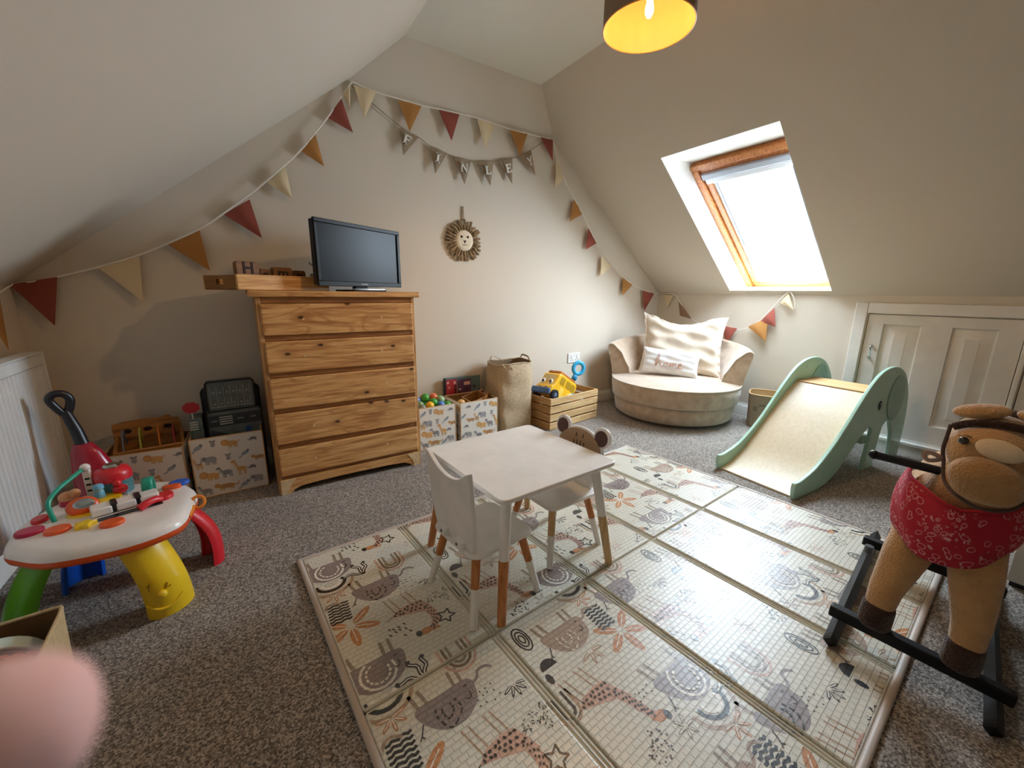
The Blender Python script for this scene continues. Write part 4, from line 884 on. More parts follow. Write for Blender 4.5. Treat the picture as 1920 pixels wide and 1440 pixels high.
for a0 in (.24, .97): P = [Vector(bag(a0, .985)), Vector(bag(a0+.02, 1))+Vector((0, 0, .03)), Vector(bag(a0+.05, 1))+Vector((0, 0, .032)), Vector(bag(a0+.07, .985))]; m = MB(); m.tube(smooth_path(P, 4), .008, 8, flat=(.3, 1)); m.build('handle', JU, bg_)
for a0 in (.62, .70): m = MB(); p = Vector(bag(a0, .985)); m.tube([p+Vector((-.01, 0, .01)), p+Vector((.0, -.012, -.01)), p+Vector((.02, -.008, -.035))], .004, 6); m.build('drawstring', M('string_pale', '#cfc3ad', .9), bg_)

# ================================================================ slatted crate with toys
CRW = wood('crate_pine', '#e0c193', '#d0ad7b', '#b58e5c', axis=0, ringy=.3, rough=.6); CRY = wood('crate_pine_end', '#d2aa76', '#bd9360', '#9f7746', axis=1, ringy=.3, rough=.6)
cr = thing('slatted_crate', 'pale pine slatted crate full of toys between the jute bag and the round chair', 'crate', (2.175, 2.66, 0), R(6.5))
W_, D_, H_ = .655, .325, .295
for k in range(4):
    z0 = .004+k*.0745; z1 = z0+.062
    for yy in (0, D_-.012): m = MB(); m.box(0, W_, yy, yy+.012, z0, z1); m.build('slat', CRW, cr, bevel=.0025)
    for xx in (0, W_-.012): m = MB(); m.box(xx, xx+.012, .0125, D_-.0125, z0, z1); m.build('slat', CRY, cr, bevel=.0025)
for xx in (.013, W_-.033):
    for yy in (.0125, D_-.0325): m = MB(); m.box(xx, xx+.02, yy, yy+.02, .004, H_-.006); m.build('corner_post', CRY, cr)
m = MB(); m.box(.013, W_-.013, .013, D_-.013, .004, .012); m.build('base', CRW, cr, smooth=0)
crm = Matrix.Translation(cr.location) @ Matrix.Rotation(R(6.5), 4, 'Z')
YE = M('bus_yellow', '#f1bb22', .35, coat=.3); BRO = M('bus_roof', '#b56a2c', .45); BLU = M('bus_blue', '#3c5f96', .35); NAV = M('tyre_navy', '#20242f', .4)
p = crm @ Vector((.155, .165, .225)); bus = thing('toy_bus', 'yellow toy bus with a smiling face tipped up in the crate', 'toy bus', p, 0, rot=(R(-4), R(32), R(9))); bus.scale = (1.25, 1.25, 1.25)   # local -x is the front
m = MB(); m.prism([(-.12, .02), (-.12, .07), (-.09, .105), (-.075, .185), (-.055, .20), (.15, .20), (.165, .185), (.165, .02)], -.075, .075, lambda a, b, h: (a, h, b)); m.build('body', YE, bus, bevel=.012, bseg=3)
m = MB(); m.prism([(-.06, .2005), (-.05, .222), (.14, .222), (.155, .2005)], -.06, .06, lambda a, b, h: (a, h, b)); m.build('roof', BRO, bus, bevel=.006)
m = MB(); m.box(-.15, -.122, -.085, .085, .005, .05); m.build('bumper', BLU, bus, bevel=.01, bseg=3)
for xx in (-.07, .105):
    for yy in (-.082, .082):
        m = MB(); m.lathe([(0, -.012), (.036, -.012), (.038, -.006), (.038, .006), (.036, .012), (0, .012)], 24)
        for k, q in enumerate(m.v): m.v[k] = Vector((xx+q.x, yy+q.z, .026+q.y))
        wh = m.build('wheel', NAV, bus); m = MB(); m.lathe([(0, -.014), (.016, -.013), (.018, .0), (.016, .013), (0, .014)], 16)
        for k, q in enumerate(m.v): m.v[k] = Vector((xx+q.x, yy+q.z, .026+q.y))
        m.build('hub', M('hub_grey', '#6a7690', .4), wh)
for xx in (-.02, .055, .115):
    for yy in (-.0756, .0756): m = MB(); m.prism([(a+xx, b+.15) for a, b in rrect(.055, .055, .01, 3)], yy-.0015, yy+.0015, lambda a, b, h: (a, h, b)); m.build('window', M('bus_window', '#b08a1c', .4), bus)
m = MB(); m.prism([(a-.005, b+.07) for a, b in rrect(.05, .075, .02, 4)], -.0775, -.0745, lambda a, b, h: (a, h, b)); m.build('door_relief', M('bus_door', '#f4cf5a', .4), bus)
for yy in (-.035, .035): m = MB(); m.ball((-.1, yy, .112), (.01, .018, .022), 14, 10); e = m.build('eye', WHITE, bus); m = MB(); m.ball((-.107, yy, .112), (.006, .010, .013), 12, 8); m.build('pupil', BLKM, e)
m = MB(); m.prism([(a, b+.15) for a, b in rrect(.10, .05, .012, 3)], 0, .003, lambda a, b, h: (-.0835+(b-.145)*.19-h, a, b)); m.build('windscreen', M('bus_screen', '#d9c08a', .3), bus)
m = MB(); m.tube([(-.1225, .035*cos(R(a)), .07+.018*sin(R(a))) for a in range(200, 341, 14)], .003, 6); m.build('smile', M('cut_dark', '#2a160c', .8), bus)
p = crm @ Vector((.43, .235, .20)); bl = thing('ring_handled_toy', 'bright blue plastic toy with a ring handle sticking out of the crate', 'toy', p, 0, rot=(0, R(28), R(-12))); bl.scale = (1.2, 1.2, 1.1)
CY = M('cyan_plastic', '#35a9d8', .3, coat=.3)
m = MB(); m.tube([(.048*cos(2*PI*i/28), 0, .285+.052*sin(2*PI*i/28)) for i in range(28)], .014, 10, closed=True, flat=(1.3, .8)); m.build('ring', CY, bl)
m = MB(); m.tube([(0, 0, -.035), (0, 0, .12), (.0, 0, .22)], [.024, .024, .018], 12, flat=(1, .7)); m.build('shaft', CY, bl)
m = MB(); m.ball((0, -.012, .19), (.024, .016, .03), 12, 8); m.build('trigger', M('cyan_dark', '#2486bd', .3), bl)
for i, (c_, x, y, z, s_) in enumerate((('#e9e6dc', .32, .07, .25, .035), ('#35a9d8', .37, .10, .25, .03), ('#20242f', .40, .08, .255, .022), ('#c9a35c', .45, .16, .2, .05), ('#e8c23a', .52, .2, .19, .05))):
    p = crm @ Vector((x, y, z)); m = MB(); m.ball((0, 0, 0), (s_, s_*.8, s_*.7), 16, 10); o = m.build('toy_piece', M('toy_piece_%d' % i, c_, .4), smooth=180); o.location = p
    tag(o, ['white rounded toy beside the bus in the crate', 'light blue rounded toy beside the bus in the crate', 'small black rounded toy beside the bus in the crate', 'tan rounded toy down in the crate', 'deep yellow rounded toy down in the far end of the crate'][i], 'toy', 'small toys in the crate')
m = MB(); m.box(.02, .63, .02, .30, 0, .13); o = m.build('toy_heap', M('heap_brown', '#a9763f', .7), bevel=.01); o.matrix_world = crm @ Matrix.Translation((0, 0, .013)); o['kind'] = 'stuff'; o['label'] = 'brown packing and toys filling the bottom of the crate'; o['category'] = 'toys'

# ================================================================ wall socket, lion hanging
so = thing('wall_socket', 'white double wall socket above the crate', 'socket', (2.885, YB, .535))
m = MB(); m.prism(rrect(.165, .105, .008, 3), -.010, 0, lambda a, b, h: (a, h, b)); m.build('plate', WHITE, so, bevel=.003)
for s_ in (-.038, .038):
    m = MB(); m.box(s_-.009, s_+.009, -.0135, -.0105, .012, .034); m.build('switch', WHITE, so, bevel=.002)
    for q in ((s_-.004, s_+.004, -.008, .004), (s_-.02, s_-.011, -.028, -.02), (s_+.011, s_+.02, -.028, -.02)): m = MB(); m.box(q[0], q[1], -.0108, -.0102, q[2], q[3]); m.build('pin_slot', BLKM, so, smooth=0)
LI = thing('lion_wall_hanging', 'round woven lion face with a raffia mane hung on the gable wall', 'wall hanging', (1.60, YB, 1.615))
RAF = [M('raffia_a', '#8a7152', .95, '#a58c69', 90, 3, bump=.6, bs=260, bd=.002), M('raffia_b', '#6f5840', .95, '#8d7455', 90, 3, bump=.6, bs=260, bd=.002)]
m = MB(); m.lathe([(0, 0), (.095, 0), (.1, .008), (.095, .016), (0, .018)], 40)
for k, q in enumerate(m.v): m.v[k] = Vector((q.x, -.004-q.z, q.y))
m.build('woven_disc', RAF[0], LI)
rnd = random.Random(4)
for ringi, (r0, r1, nn, d) in enumerate(((.082, .166, 30, .012), (.078, .135, 26, .022))):
    for i in range(nn):
        a = 2*PI*(i+.5*ringi)/nn+rnd.uniform(-.04, .04); L = r1*rnd.uniform(.93, 1.05); ex = Vector((cos(a), 0, sin(a))); et = Vector((-sin(a), 0, cos(a))); m = MB()
        wd = .0085; P0 = ex*r0; P1 = ex*(r0+(L-r0)*.5)+Vector((0, -.012, 0)); P2 = ex*L+Vector((0, .002, 0))+et*rnd.uniform(-.008, .008)
        m.tube([P0+Vector((0, -d, 0)), P1+Vector((0, -d, 0)), P2+Vector((0, -d, 0))], [wd*.8, wd*1.15, wd*1.35], 7, flat=(1, .6) if abs(sin(a)) > .7 else (.8, .8)); m.build('mane_tuft', RAF[(i+ringi) % 2], LI)
m = MB(); m.lathe([(0, .036), (.055, .036), (.078, .032), (.086, .018), (.08, .01)], 36)
for k, q in enumerate(m.v): m.v[k] = Vector((q.x, -q.z, q.y))
fc = m.build('face', M('lion_face', '#d6c8ae', .95, '#e6d9c2', 60, 3, bump=.5, bs=200, bd=.002), LI, smooth=60)
FD_ = M('lion_dark', '#2b2019', .8)
for s_ in (-.028, .028): m = MB(); m.ball((s_, -.0375, .028), (.010, .004, .010), 12, 8); m.build('eye', FD_, fc)
m = MB(); m.prism([(-.016, .0), (.016, .0), (.004, -.018), (-.004, -.018)], -.038, -.033, lambda a, b, h: (a, h, b)); m.build('nose', FD_, fc, bevel=.002)
m = MB(); m.tube([(0, -.036, -.016), (0, -.036, -.03)], .0018, 6); [m.tube([(s_*.012+.012*cos(R(a)), -.0355, -.028+.009*sin(R(a))) for a in range(180, 361, 20)], .0018, 6) for s_ in (-1, 1)]; m.build('mouth', FD_, fc)
m = MB(); m.tube(smooth_path([(-.008, -.006, .16), (-.005, -.008, .22), (0, -.008, .265), (.005, -.008, .22), (.008, -.006, .16)], 5), .0035, 6); m.build('hanging_loop', RAF[0], LI)
m = MB(); m.tube([(0, 0, .262), (0, -.015, .264)], .003, 6); m.build('nail', BLKM, LI)

# ================================================================ cat-faced basket behind the slide
FE = M('felt_grey', '#8b7b69', .95, '#97876f', 40, 3, bump=.4, bs=220, bd=.001); FEI = M('felt_inside', '#c3a57a', .95)
cb = thing('cat_face_basket', 'grey felt basket with a sleeping cat face beside the round chair', 'basket', (4.0, 1.70, 0), R(205))
def superel(a, rx, ry, k=.5): return (abs(cos(a))**k*math.copysign(rx, cos(a)), abs(sin(a))**k*math.copysign(ry, sin(a)))
def basket_walls(t, rx, ry, H_, mo, mi_, rim):
    m = MB(); m.grid(lambda u, v: (*superel(2*PI*u, rx*(.93+.07*v), ry*(.93+.07*v)), .001+H_*v), 56, 8, cu=True); m.add([(*superel(2*PI*i/56, rx*.93, ry*.93), .001) for i in range(56)], [tuple(range(56))]); m.build('wall', mo, t, smooth=60)
    m = MB(); m.grid(lambda u, v: (*superel(2*PI*u, (rx-.006)*(.93+.07*v), (ry-.006)*(.93+.07*v)), .006+(H_-.008)*v), 56, 8, cu=True); m.add([(*superel(2*PI*i/56, (rx-.006)*.93, (ry-.006)*.93), .006) for i in range(56)], [tuple(range(56))]); m.build('lining', mi_, t, smooth=60)
    m = MB(); m.tube([(*superel(2*PI*i/72, rx-.003, ry-.003), H_) for i in range(72)], .0055, 8, closed=True); m.build('rim', rim, t)
basket_walls(cb, .15, .17, .315, FE, FEI, FEI)
m = MB()
for s_ in (-.05, .05): m.tube([(.151, s_+.022*cos(R(a)), .215+.012*sin(R(a))) for a in range(0, 181, 20)], .0025, 6)
for s_ in (-1, 1):
    for k in range(3): m.tube([(.150, s_*.085, .175+.012*k), (.149, s_*.12, .17+.018*k)], .0018, 5)
m.tube([(.148, 0, .16), (.148, 0, .14)], .0018, 5); m.build('stitched_face', FD_, cb)
m = MB(); m.prism([(-.014, .178), (.014, .178), (0, .16)], .144, .152, lambda a, b, h: (h, a, b)); m.build('nose', FD_, cb)

# ================================================================ bunting
RUST = M('flag_rust', '#8c4638', .95, bump=.3, bs=300, bd=.001); CREAM = M('flag_cream', '#d6c39f', .95, bump=.3, bs=300, bd=.001); OCH = M('flag_ochre', '#a9763d', .95, bump=.3, bs=300, bd=.001); BRW = M('flag_brown', '#8a6a52', .95, bump=.3, bs=300, bd=.001)
CORD = M('bunting_tape', '#e6dfd4', .9)
bt = thing('fabric_bunting', 'long rust, ochre and cream fabric bunting on white tape strung along the roof line', 'bunting', (XL+.02, YB-.03, 1.214))
B0 = Vector(bt.location); YW = 3.145
def loc(P): return [Vector(p)-B0 for p in P]
S1 = [(-.964, 1.214), (-.879, 1.229), (-.787, 1.256), (-.643, 1.305), (-.45, 1.382), (-.319, 1.451), (-.155, 1.547), (-.026, 1.647), (.163, 1.81), (.33, 1.971), (.434, 2.079), (.533, 2.204), (.616, 2.311), (.709, 2.448), (.784, 2.556)]
S2 = [(.784, 2.556), (.922, 2.534), (1.087, 2.528), (1.265, 2.525), (1.398, 2.531), (1.57, 2.537), (1.72, 2.54), (1.882, 2.533), (2.037, 2.526), (2.217, 2.529), (2.355, 2.532), (2.498, 2.540)]
S3 = [(2.498, 2.540), (2.624, 2.255), (2.892, 1.95), (3.108, 1.687), (3.275, 1.549), (3.521, 1.382), (3.77, 1.273), (4.069, 1.21), (4.175, 1.205)]
S4 = [(3.13, 1.203), (2.94, 1.2), (2.8, 1.04), (2.666, .925), (2.471, .869), (2.283, .88), (2.131, .862), (1.988, .941), (1.866, 1.098), (1.758, 1.23)]
def bow(S, i): return YW-.0-.012*sin(PI*i/(len(S)-1))
for S in (S1, S2, S3):
    m = MB(); m.tube(smooth_path(loc([(x, bow(S, i), z) for i, (x, z) in enumerate(S)]), 5), .0052, 6, flat=(1, .5)); m.build('tape', CORD, bt)
m = MB(); m.tube(smooth_path(loc([(4.178, y, z) for y, z in S4]+[(4.18, 1.70, 1.16), (4.185, 1.69, 1.09)]), 5), .0052, 6, flat=(1, .5)); m.build('tape', CORD, bt)
m = MB(); m.tube(smooth_path(loc([(-.95, 3.14, 1.214), (-.945, 2.95, 1.17), (-.945, 2.7, 1.10), (-.945, 2.3, 1.06)]), 5), .0052, 6, flat=(1, .5)); m.build('tape', CORD, bt)
def flag(parent, A, B, T, mat, nrm, name='flag', base=None):
    """a cloth pennant: A, B top corners, T tip, bellied a little away from the wall"""
    base = base if base is not None else B0
    A, B, T = Vector(A)-base, Vector(B)-base, Vector(T)-base; nv = Vector(nrm); ph = random.random()*6; am = random.uniform(.006, .014); N = 8; m = MB()
    def pt(i, j, d):
        t = j/N; s_ = i/N; p = A.lerp(T, t).lerp(B.lerp(T, t), s_); return p+nv*(d+.004+am*sin(PI*s_)*sin(PI*min(1, t*1.1))*(1-t*.6)+.006*t+.003*sin(s_*7+ph)*(1-t))
    vs = []; fs = []
    for d in (0, .0022):
        for j in range(N+1):
            for i in range(N+1): vs.append(pt(i, j, d))
    k = (N+1)**2
    for j in range(N):
        for i in range(N):
            a = j*(N+1)+i; fs.append((a, a+1, a+N+2, a+N+1)); fs.append((k+a, k+a+N+1, k+a+N+2, k+a+1))
    for j in range(N):
        for i in (0, N): a = j*(N+1)+i; fs.append((a, a+N+1, k+a+N+1, k+a))
    for i in range(N): fs.append((i, i+1, k+i+1, k+i))
    m.add(vs, fs); return m.build(name, mat, parent, smooth=60)
FL = [(RUST, [[(-.962, 1.214), (-.787, 1.256), (-.835, 1.004)], [(-.026, 1.644), (.119, 1.746), (.16, 1.52)], [(.612, 2.304), (.708, 2.438), (.764, 2.244)], [(1.398, 2.528), (1.57, 2.537), (1.494, 2.334)], [(2.355, 2.527), (2.49, 2.535), (2.49, 2.36)], [(2.971, 1.834), (3.099, 1.702), (2.949, 1.63)], [(3.875, 1.238), (4.078, 1.21), (3.913, 1.008)]]),
      (CREAM, [[(-.622, 1.306), (-.445, 1.379), (-.464, 1.126)], [(.222, 1.858), (.336, 1.969), (.356, 1.776)], [(.793, 2.537), (.943, 2.536), (.845, 2.345)], [(1.724, 2.541), (1.882, 2.529), (1.791, 2.328)], [(2.542, 2.381), (2.638, 2.239), (2.527, 2.146)], [(3.178, 1.581), (3.337, 1.481), (3.171, 1.377)], [(.72, 2.463), (.765, 2.524), (.759, 2.396)]]),
      (OCH, [[(-.315, 1.452), (-.155, 1.544), (-.133, 1.31)], [(.431, 2.075), (.529, 2.193), (.564, 2.003)], [(1.087, 2.521), (1.265, 2.522), (1.163, 2.33)], [(2.032, 2.524), (2.211, 2.528), (2.132, 2.34)], [(2.772, 2.09), (2.884, 1.954), (2.717, 1.869)], [(3.521, 1.382), (3.694, 1.306), (3.524, 1.183)]])]
for mt, L in FL:
    for A, B, T in L: flag(bt, (A[0], YW, A[1]), (B[0], YW, B[1]), (T[0], YW-.004, T[1]), mt, (0, -1, 0))
FR = [(CREAM, [(3.086, 1.193), (2.949, 1.194), (3.004, 1.041)]), (CREAM, [(1.813, 1.134), (1.755, 1.221), (1.685, 1.071)]), (BRW, [(2.872, 1.124), (2.683, .936), (2.826, .964)]), (RUST, [(2.341, .89), (2.172, .87), (2.258, .705)]), (RUST, [(1.962, .953), (1.853, 1.088), (1.814, .913)]), (OCH, [(2.07, .894), (1.896, .997), (1.878, .765)])]
for mt, (A, B, T) in FR: flag(bt, (4.178, A[0], A[1]), (4.178, B[0], B[1]), (4.17, T[0], T[1]), mt, (-1, 0, 0))
flag(bt, (-.945, 2.93, 1.165), (-.945, 2.75, 1.115), (-.94, 2.857, .915), OCH, (1, 0, 0)); flag(bt, (-.945, 2.55, 1.08), (-.945, 2.38, 1.065), (-.94, 2.47, .85), CREAM, (1, 0, 0))
nb = thing('name_bunting', 'small brown hessian pennant string with white letters under the long bunting', 'bunting', (1.6, YB-.02, 2.231)); N0 = Vector(nb.location)
NS = [(.78, 2.535), (1.1, 2.36), (1.237, 2.315), (1.324, 2.274), (1.467, 2.244), (1.521, 2.235), (1.675, 2.231), (1.734, 2.237), (1.885, 2.258), (1.926, 2.273), (2.07, 2.318), (2.135, 2.338), (2.263, 2.415), (2.366, 2.484), (2.44, 2.535)]
m = MB(); m.tube(smooth_path([Vector((x, YW+.008, z))-N0 for x, z in NS], 4), .0032, 6); m.build('cord', M('twine', '#9b8a6e', .95), nb)
HES = M('hessian', '#8b7760', .95, '#9a8770', 120, 2, bump=.5, bs=260, bd=.001); LW = M('letter_white', '#ece8df', .8)
GL = {'F': [(0, 0, .22, 1), (.22, .86, .72, 1), (.22, .45, .55, .6), (-.1, 0, .36, .1), (-.1, .9, .1, 1), (.66, .68, .76, 1), (.5, .38, .58, .68)], 'I': [(.24, 0, .46, 1), (.06, 0, .64, .1), (.06, .9, .64, 1)], 'L': [(.05, 0, .27, 1), (.27, 0, .72, .13), (-.06, 0, .1, .1), (-.06, .9, .42, 1), (.64, 0, .74, .34)],
      'E': [(.02, 0, .24, 1), (.24, .87, .72, 1), (.24, .44, .56, .58), (.24, 0, .72, .13), (-.08, 0, .1, .1), (-.08, .9, .1, 1), (.66, .7, .76, 1), (.66, 0, .76, .3), (.5, .36, .58, .66)], 'N': [(0, 0, .12, 1), (.68, 0, .8, 1), (-.08, 0, .22, .09), (-.1, .91, .2, 1), (.58, .91, .9, 1), ('d', .05, 1, .75, 0)], 'Y': [(.31, 0, .49, .5), (.18, 0, .62, .09), (-.12, .91, .3, 1), (.52, .91, .92, 1), ('d', .09, 1, .4, .42), ('d', .71, 1, .4, .42)]}
NF = [[(1.098, 2.355), (1.235, 2.313), (1.108, 2.165)], [(1.322, 2.275), (1.464, 2.246), (1.354, 2.082)], [(1.518, 2.233), (1.673, 2.233), (1.603, 2.042)], [(1.726, 2.234), (1.882, 2.26), (1.841, 2.067)], [(1.923, 2.271), (2.066, 2.316), (2.058, 2.11)], [(2.132, 2.34), (2.26, 2.409), (2.3, 2.219)]]
for chh, (A, B, T) in zip('FINLEY', NF):
    fo = flag(nb, (A[0], YW+.004, A[1]), (B[0], YW+.004, B[1]), (T[0], YW, T[1]), HES, (0, -1, 0), base=N0)
    cx, cz = (A[0]+B[0])/2*.62+T[0]*.38, (A[1]+B[1])/2*.62+T[1]*.38; an = math.atan2(B[1]-A[1], B[0]-A[0]); s_ = .066; m = MB()
    for g_ in GL[chh]:
        if g_[0] == 'd': _, x0, y0, x1, y1 = g_; Q = stroke([(x0, y0), (x1, y1)], .2)[0]
        else: x0, y0, x1, y1 = g_; Q = [(x0, y0), (x1, y0), (x1, y1), (x0, y1)]
        P = []
        for a, b in Q:
            a = (a-.38)*s_; b = (b-.5)*s_; P.append((cx+a*cos(an)-b*sin(an), cz+a*sin(an)+b*cos(an)))
        m.prism(P, 0, .0012, lambda a, b, h: tuple(Vector((a, YW-.0205-h, b))-N0))
    m.build('letter', LW, fo, smooth=0)

# ================================================================ baby activity table
AW = M('toy_white', '#e9e4e0', .35, coat=.2); AO = M('toy_orange', '#e2581f', .35, coat=.2); AY = M('toy_yellow', '#efc81e', .35, coat=.2); ARD = M('toy_red', '#cf1f2c', .35, coat=.2); ABL = M('toy_blue', '#1a5fd0', .3, coat=.3); AGR = M('toy_green', '#5aa51e', .35, coat=.2); ATE = M('toy_teal', '#159a80', .3, coat=.3); AMG = M('toy_crimson', '#b01f45', .35); AC = M('toy_skin', '#d99b6f', .4); ABK = M('toy_black', '#1b1c22', .35); ALB = M('toy_sky', '#6fb3d6', .4)
OX, OY = -.495, 1.99
at = thing('activity_table', 'round-cornered white baby activity table with four coloured legs and toys on top', 'activity table', (OX, OY, 0), 0)
RIM = sp2([(-.25, -.10), (-.262, .03), (-.235, .13), (-.18, .215), (-.02, .27), (.10, .245), (.185, .185), (.25, .05), (.238, -.12), (.205, -.215), (.08, -.265), (-.10, -.245), (-.205, -.165)], 4)
def rimcurve(k, z): return [(x*k, y*k, z) for x, y in RIM]
def stack(m, L):
    n = len(RIM); vs = []
    for k, z in L: vs += rimcurve(k, z)
    fs = [(i*n+j, i*n+(j+1) % n, (i+1)*n+(j+1) % n, (i+1)*n+j) for i in range(len(L)-1) for j in range(n)]+[tuple(range(n)), tuple((len(L)-1)*n+j for j in range(n))]
    return m.add(vs, fs)
m = MB(); stack(m, [(.93, .312), (.985, .318), (1.0, .330), (.998, .342)]); m.build('rim', AO, at, smooth=50)
m = MB(); stack(m, [(.998, .3425), (.985, .356), (.94, .371), (.86, .379), (.7, .381), (.3, .383)]); m.build('tabletop', AW, at, smooth=50)
def leg(name, top, base, r0, r1, mat, open_dir=None, curve=.0):
    m = MB(); top = Vector(top)-Vector((OX, OY, 0)); base = Vector(base)-Vector((OX, OY, 0)); od = Vector((base.x, base.y, 0)).normalized(); P = []; n = 10
    P = [top.lerp(base, i/n)+od*curve*sin(PI*i/n) for i in range(n+1)]; vs = []; fs = []; k = 17; side = Vector((-od.y, od.x, 0))
    for i, p in enumerate(P):
        r = r0+(r1-r0)*i/n
        for d in (0, .012):
            for j in range(k):
                a = R(-100+200*j/(k-1)); rr = r-d; vs.append(p+od*(cos(a)*rr*.75-r*.2)+side*sin(a)*rr)
    for i in range(n):
        for j in range(k-1):
            a = i*2*k+j; fs.append((a, a+1, a+2*k+1, a+2*k)); fs.append((a+k, a+3*k, a+3*k+1, a+k+1))
        for j in (0, k-1): a = i*2*k+j; fs.append((a, a+2*k, a+3*k, a+k))
    for i in (0, n):
        for j in range(k-1): a = i*2*k+j; fs.append((a, a+k, a+k+1, a+1))
    m.add(vs, fs); return m.build(name, mat, at, smooth=50), od, side
ly, od, sd_ = leg('leg', (-.405, 1.83, .315), (-.345, 1.83, .001), .068, .078, AY, curve=.03); ly['label'] = 'yellow leg with an embossed smiling face'
bc = Vector((-.345, 1.83, 0))-Vector((OX, OY, 0))
def face_pt(a, z, out=.0):
    t = 1-z/.315; tp = Vector((-.405, 1.83, .315))-Vector((OX, OY, 0)); bs = Vector((-.345, 1.83, .001))-Vector((OX, OY, 0)); p = tp.lerp(bs, t)+od*.03*sin(PI*t); r = .068+.010*t; an = R(a)
    return p+od*(cos(an)*(r+out)*.75-r*.2)+sd_*sin(an)*(r+out)
A_ = -38
for P in ([(A_-26, .155), (A_-14, .165), (A_-24, .138)], [(A_+22, .148), (A_+14, .128), (A_+26, .132)]): m = MB(); m.tube([face_pt(a, z, .002) for a, z in P], .003, 6); m.build('embossed_eye', M('toy_yellow_dark', '#b08a12', .4), ly)
m = MB(); m.ball(face_pt(A_+2, .112, .004), .016, 14, 10); m.build('embossed_nose', AY, ly)
m = MB(); m.tube([face_pt(A_-48+96*i/14, .075-.03*sin(PI*i/14), .002) for i in range(15)], .005, 8); m.build('embossed_smile', AY, ly)
leg('leg', (-.34, 2.10, .315), (-.235, 2.10, .001), .062, .07, ARD, curve=.045)[0]['label'] = 'red leg'
leg('leg', (-.60, 2.15, .315), (-.68, 2.19, .001), .062, .07, ABL, curve=.03)[0]['label'] = 'blue leg'
leg('leg', (-.66, 1.88, .315), (-.74, 1.84, .001), .062, .072, AGR, curve=.03)[0]['label'] = 'green leg'
def L2(x, y, z): return Vector((x-OX, y-OY, z))
ZT = .382
def button(x, y, rx, ry, mat, h=.012, rot=0, name='button', n=20):
    m = MB(); P = [(a, b) for a, b in ell(x-OX, y-OY, rx, ry, n, rot)]; m.prism(P, ZT-.006, ZT+h); return m.build(name, mat, at, bevel=.004)
button(-.69, 1.93, .036, .030, AMG); button(-.615, 1.895, .034, .03, AO); button(-.47, 1.855, .034, .030, AO); button(-.69, 2.02, .022, .03, ARD); button(-.345, 2.005, .03, .036, ARD, .014); button(-.33, 2.09, .032, .02, AO); button(-.31, 2.13, .036, .03, ABL, .008); button(-.645, 2.14, .026, .036, AMG, .016); button(-.565, 2.02, .06, .055, AY, .006, name='dial_base')
m = MB(); sp_ = [((.033 if i % 2 == 0 else .018)*cos(R(36*i+10)), (.033 if i % 2 == 0 else .018)*sin(R(36*i+10))) for i in range(10)]; m.prism([(a-.545-OX, b+1.885-OY) for a, b in sp_], ZT-.004, ZT+.016); m.build('star_button', AY, at, bevel=.004)
m = MB(); m.box(-.555-OX, -.375-OX, -.03, -.005, ZT-.004, ZT+.004); o = m.build('keyboard_bed', ABK, at); o.rotation_euler.z = R(16); o.location = (.03, -.07+.02, 0)
for i in range(3):
    m = MB(); m.box(-.03, .027, -.026, .036, ZT+.0045, ZT+.034); k = m.build('piano_key', AW, at, bevel=.005); k.location = (-.02+.064*i-.0, -.03+.019*i, 0); k.rotation_euler.z = R(16)
for i in range(2): m = MB(); m.box(-.009, .009, -.024, .034, ZT+.006, ZT+.038); k = m.build('black_key', ABK, at, bevel=.003); k.location = (.012+.064*i, -.02+.019*i, 0); k.rotation_euler.z = R(16)
m = MB(); m.tube(smooth_path([L2(-.645, 1.985, .378), L2(-.655, 2.0, .445), L2(-.64, 2.05, .475), L2(-.61, 2.11, .495), L2(-.59, 2.155, .508)], 6), .0075, 10); m.build('bead_rail', ATE, at)
m = MB(); m.box(-.012, .012, -.01, .01, .38, .50); k = m.build('ladder_post', AW, at, bevel=.004); k.location = L2(-.585, 2.16, 0); m = MB()
for z in (.41, .435, .46): m.box(-.007, .007, -.0112, -.0104, z, z+.008)
m.build('post_marks', ABK, k, smooth=0)
m = MB(); m.ball(L2(-.585, 2.155, .51), (.016, .014, .016), 14, 10); m.build('post_cap', AW, at)
m = MB(); m.lathe([(.055, 0), (.056, .06), (.0, .06)], 28, L2(-.515, 2.17, .38)); m.build('drum_window', M('drum_teal', '#4d7f86', .15, spec=.6), at)
m = MB(); m.lathe([(.058, .0605), (.058, .085), (.05, .103), (.03, .112), (0, .112)], 28, L2(-.515, 2.17, .38)); m.build('drum_lid', ARD, at, smooth=50); m = MB(); m.lathe([(.026, .1125), (.026, .118), (.02, .124), (0, .124)], 24, L2(-.515, 2.17, .38)); m.build('drum_cap', M('chrome', '#b9b9b6', .2, metal=1), at)
def arch_t(u, v):
    a = PI*u; r = .040; p = L2(-.405, 2.085, .385); return (p.x+(-.012+.034*v)+.0, p.y-.03*cos(a)*1.0, p.z+.058*sin(a)**.9)
m = MB(); m.grid(arch_t, 16, 3); m.build('teal_arch', ATE, at, smooth=60, solid=.012)
m = MB(); m.ball(L2(-.64, 2.13, .412), (.03, .026, .022), 16, 10); m.ball(L2(-.617, 2.115, .428), .017, 12, 8); m.ball(L2(-.655, 2.155, .405), .012, 10, 8); m.build('bear_figure', AC, at, smooth=180)
m = MB(); m.lathe([(0, 0), (.05, 0), (.052, .012), (.04, .018), (0, .02)], 24, L2(-.535, 2.085, .382)); m.build('turntable', AY, at)
m = MB(); m.lathe([(0, 0), (.017, 0), (.014, .024), (.012, .03), (.017, .036), (.015, .05), (0, .055)], 16, L2(-.545, 2.09, .402)); m.build('blue_figure', ALB, at); m = MB(); m.ball(L2(-.545, 2.09, .433), (.013, .013, .011), 12, 8); m.build('figure_face', AY, at)
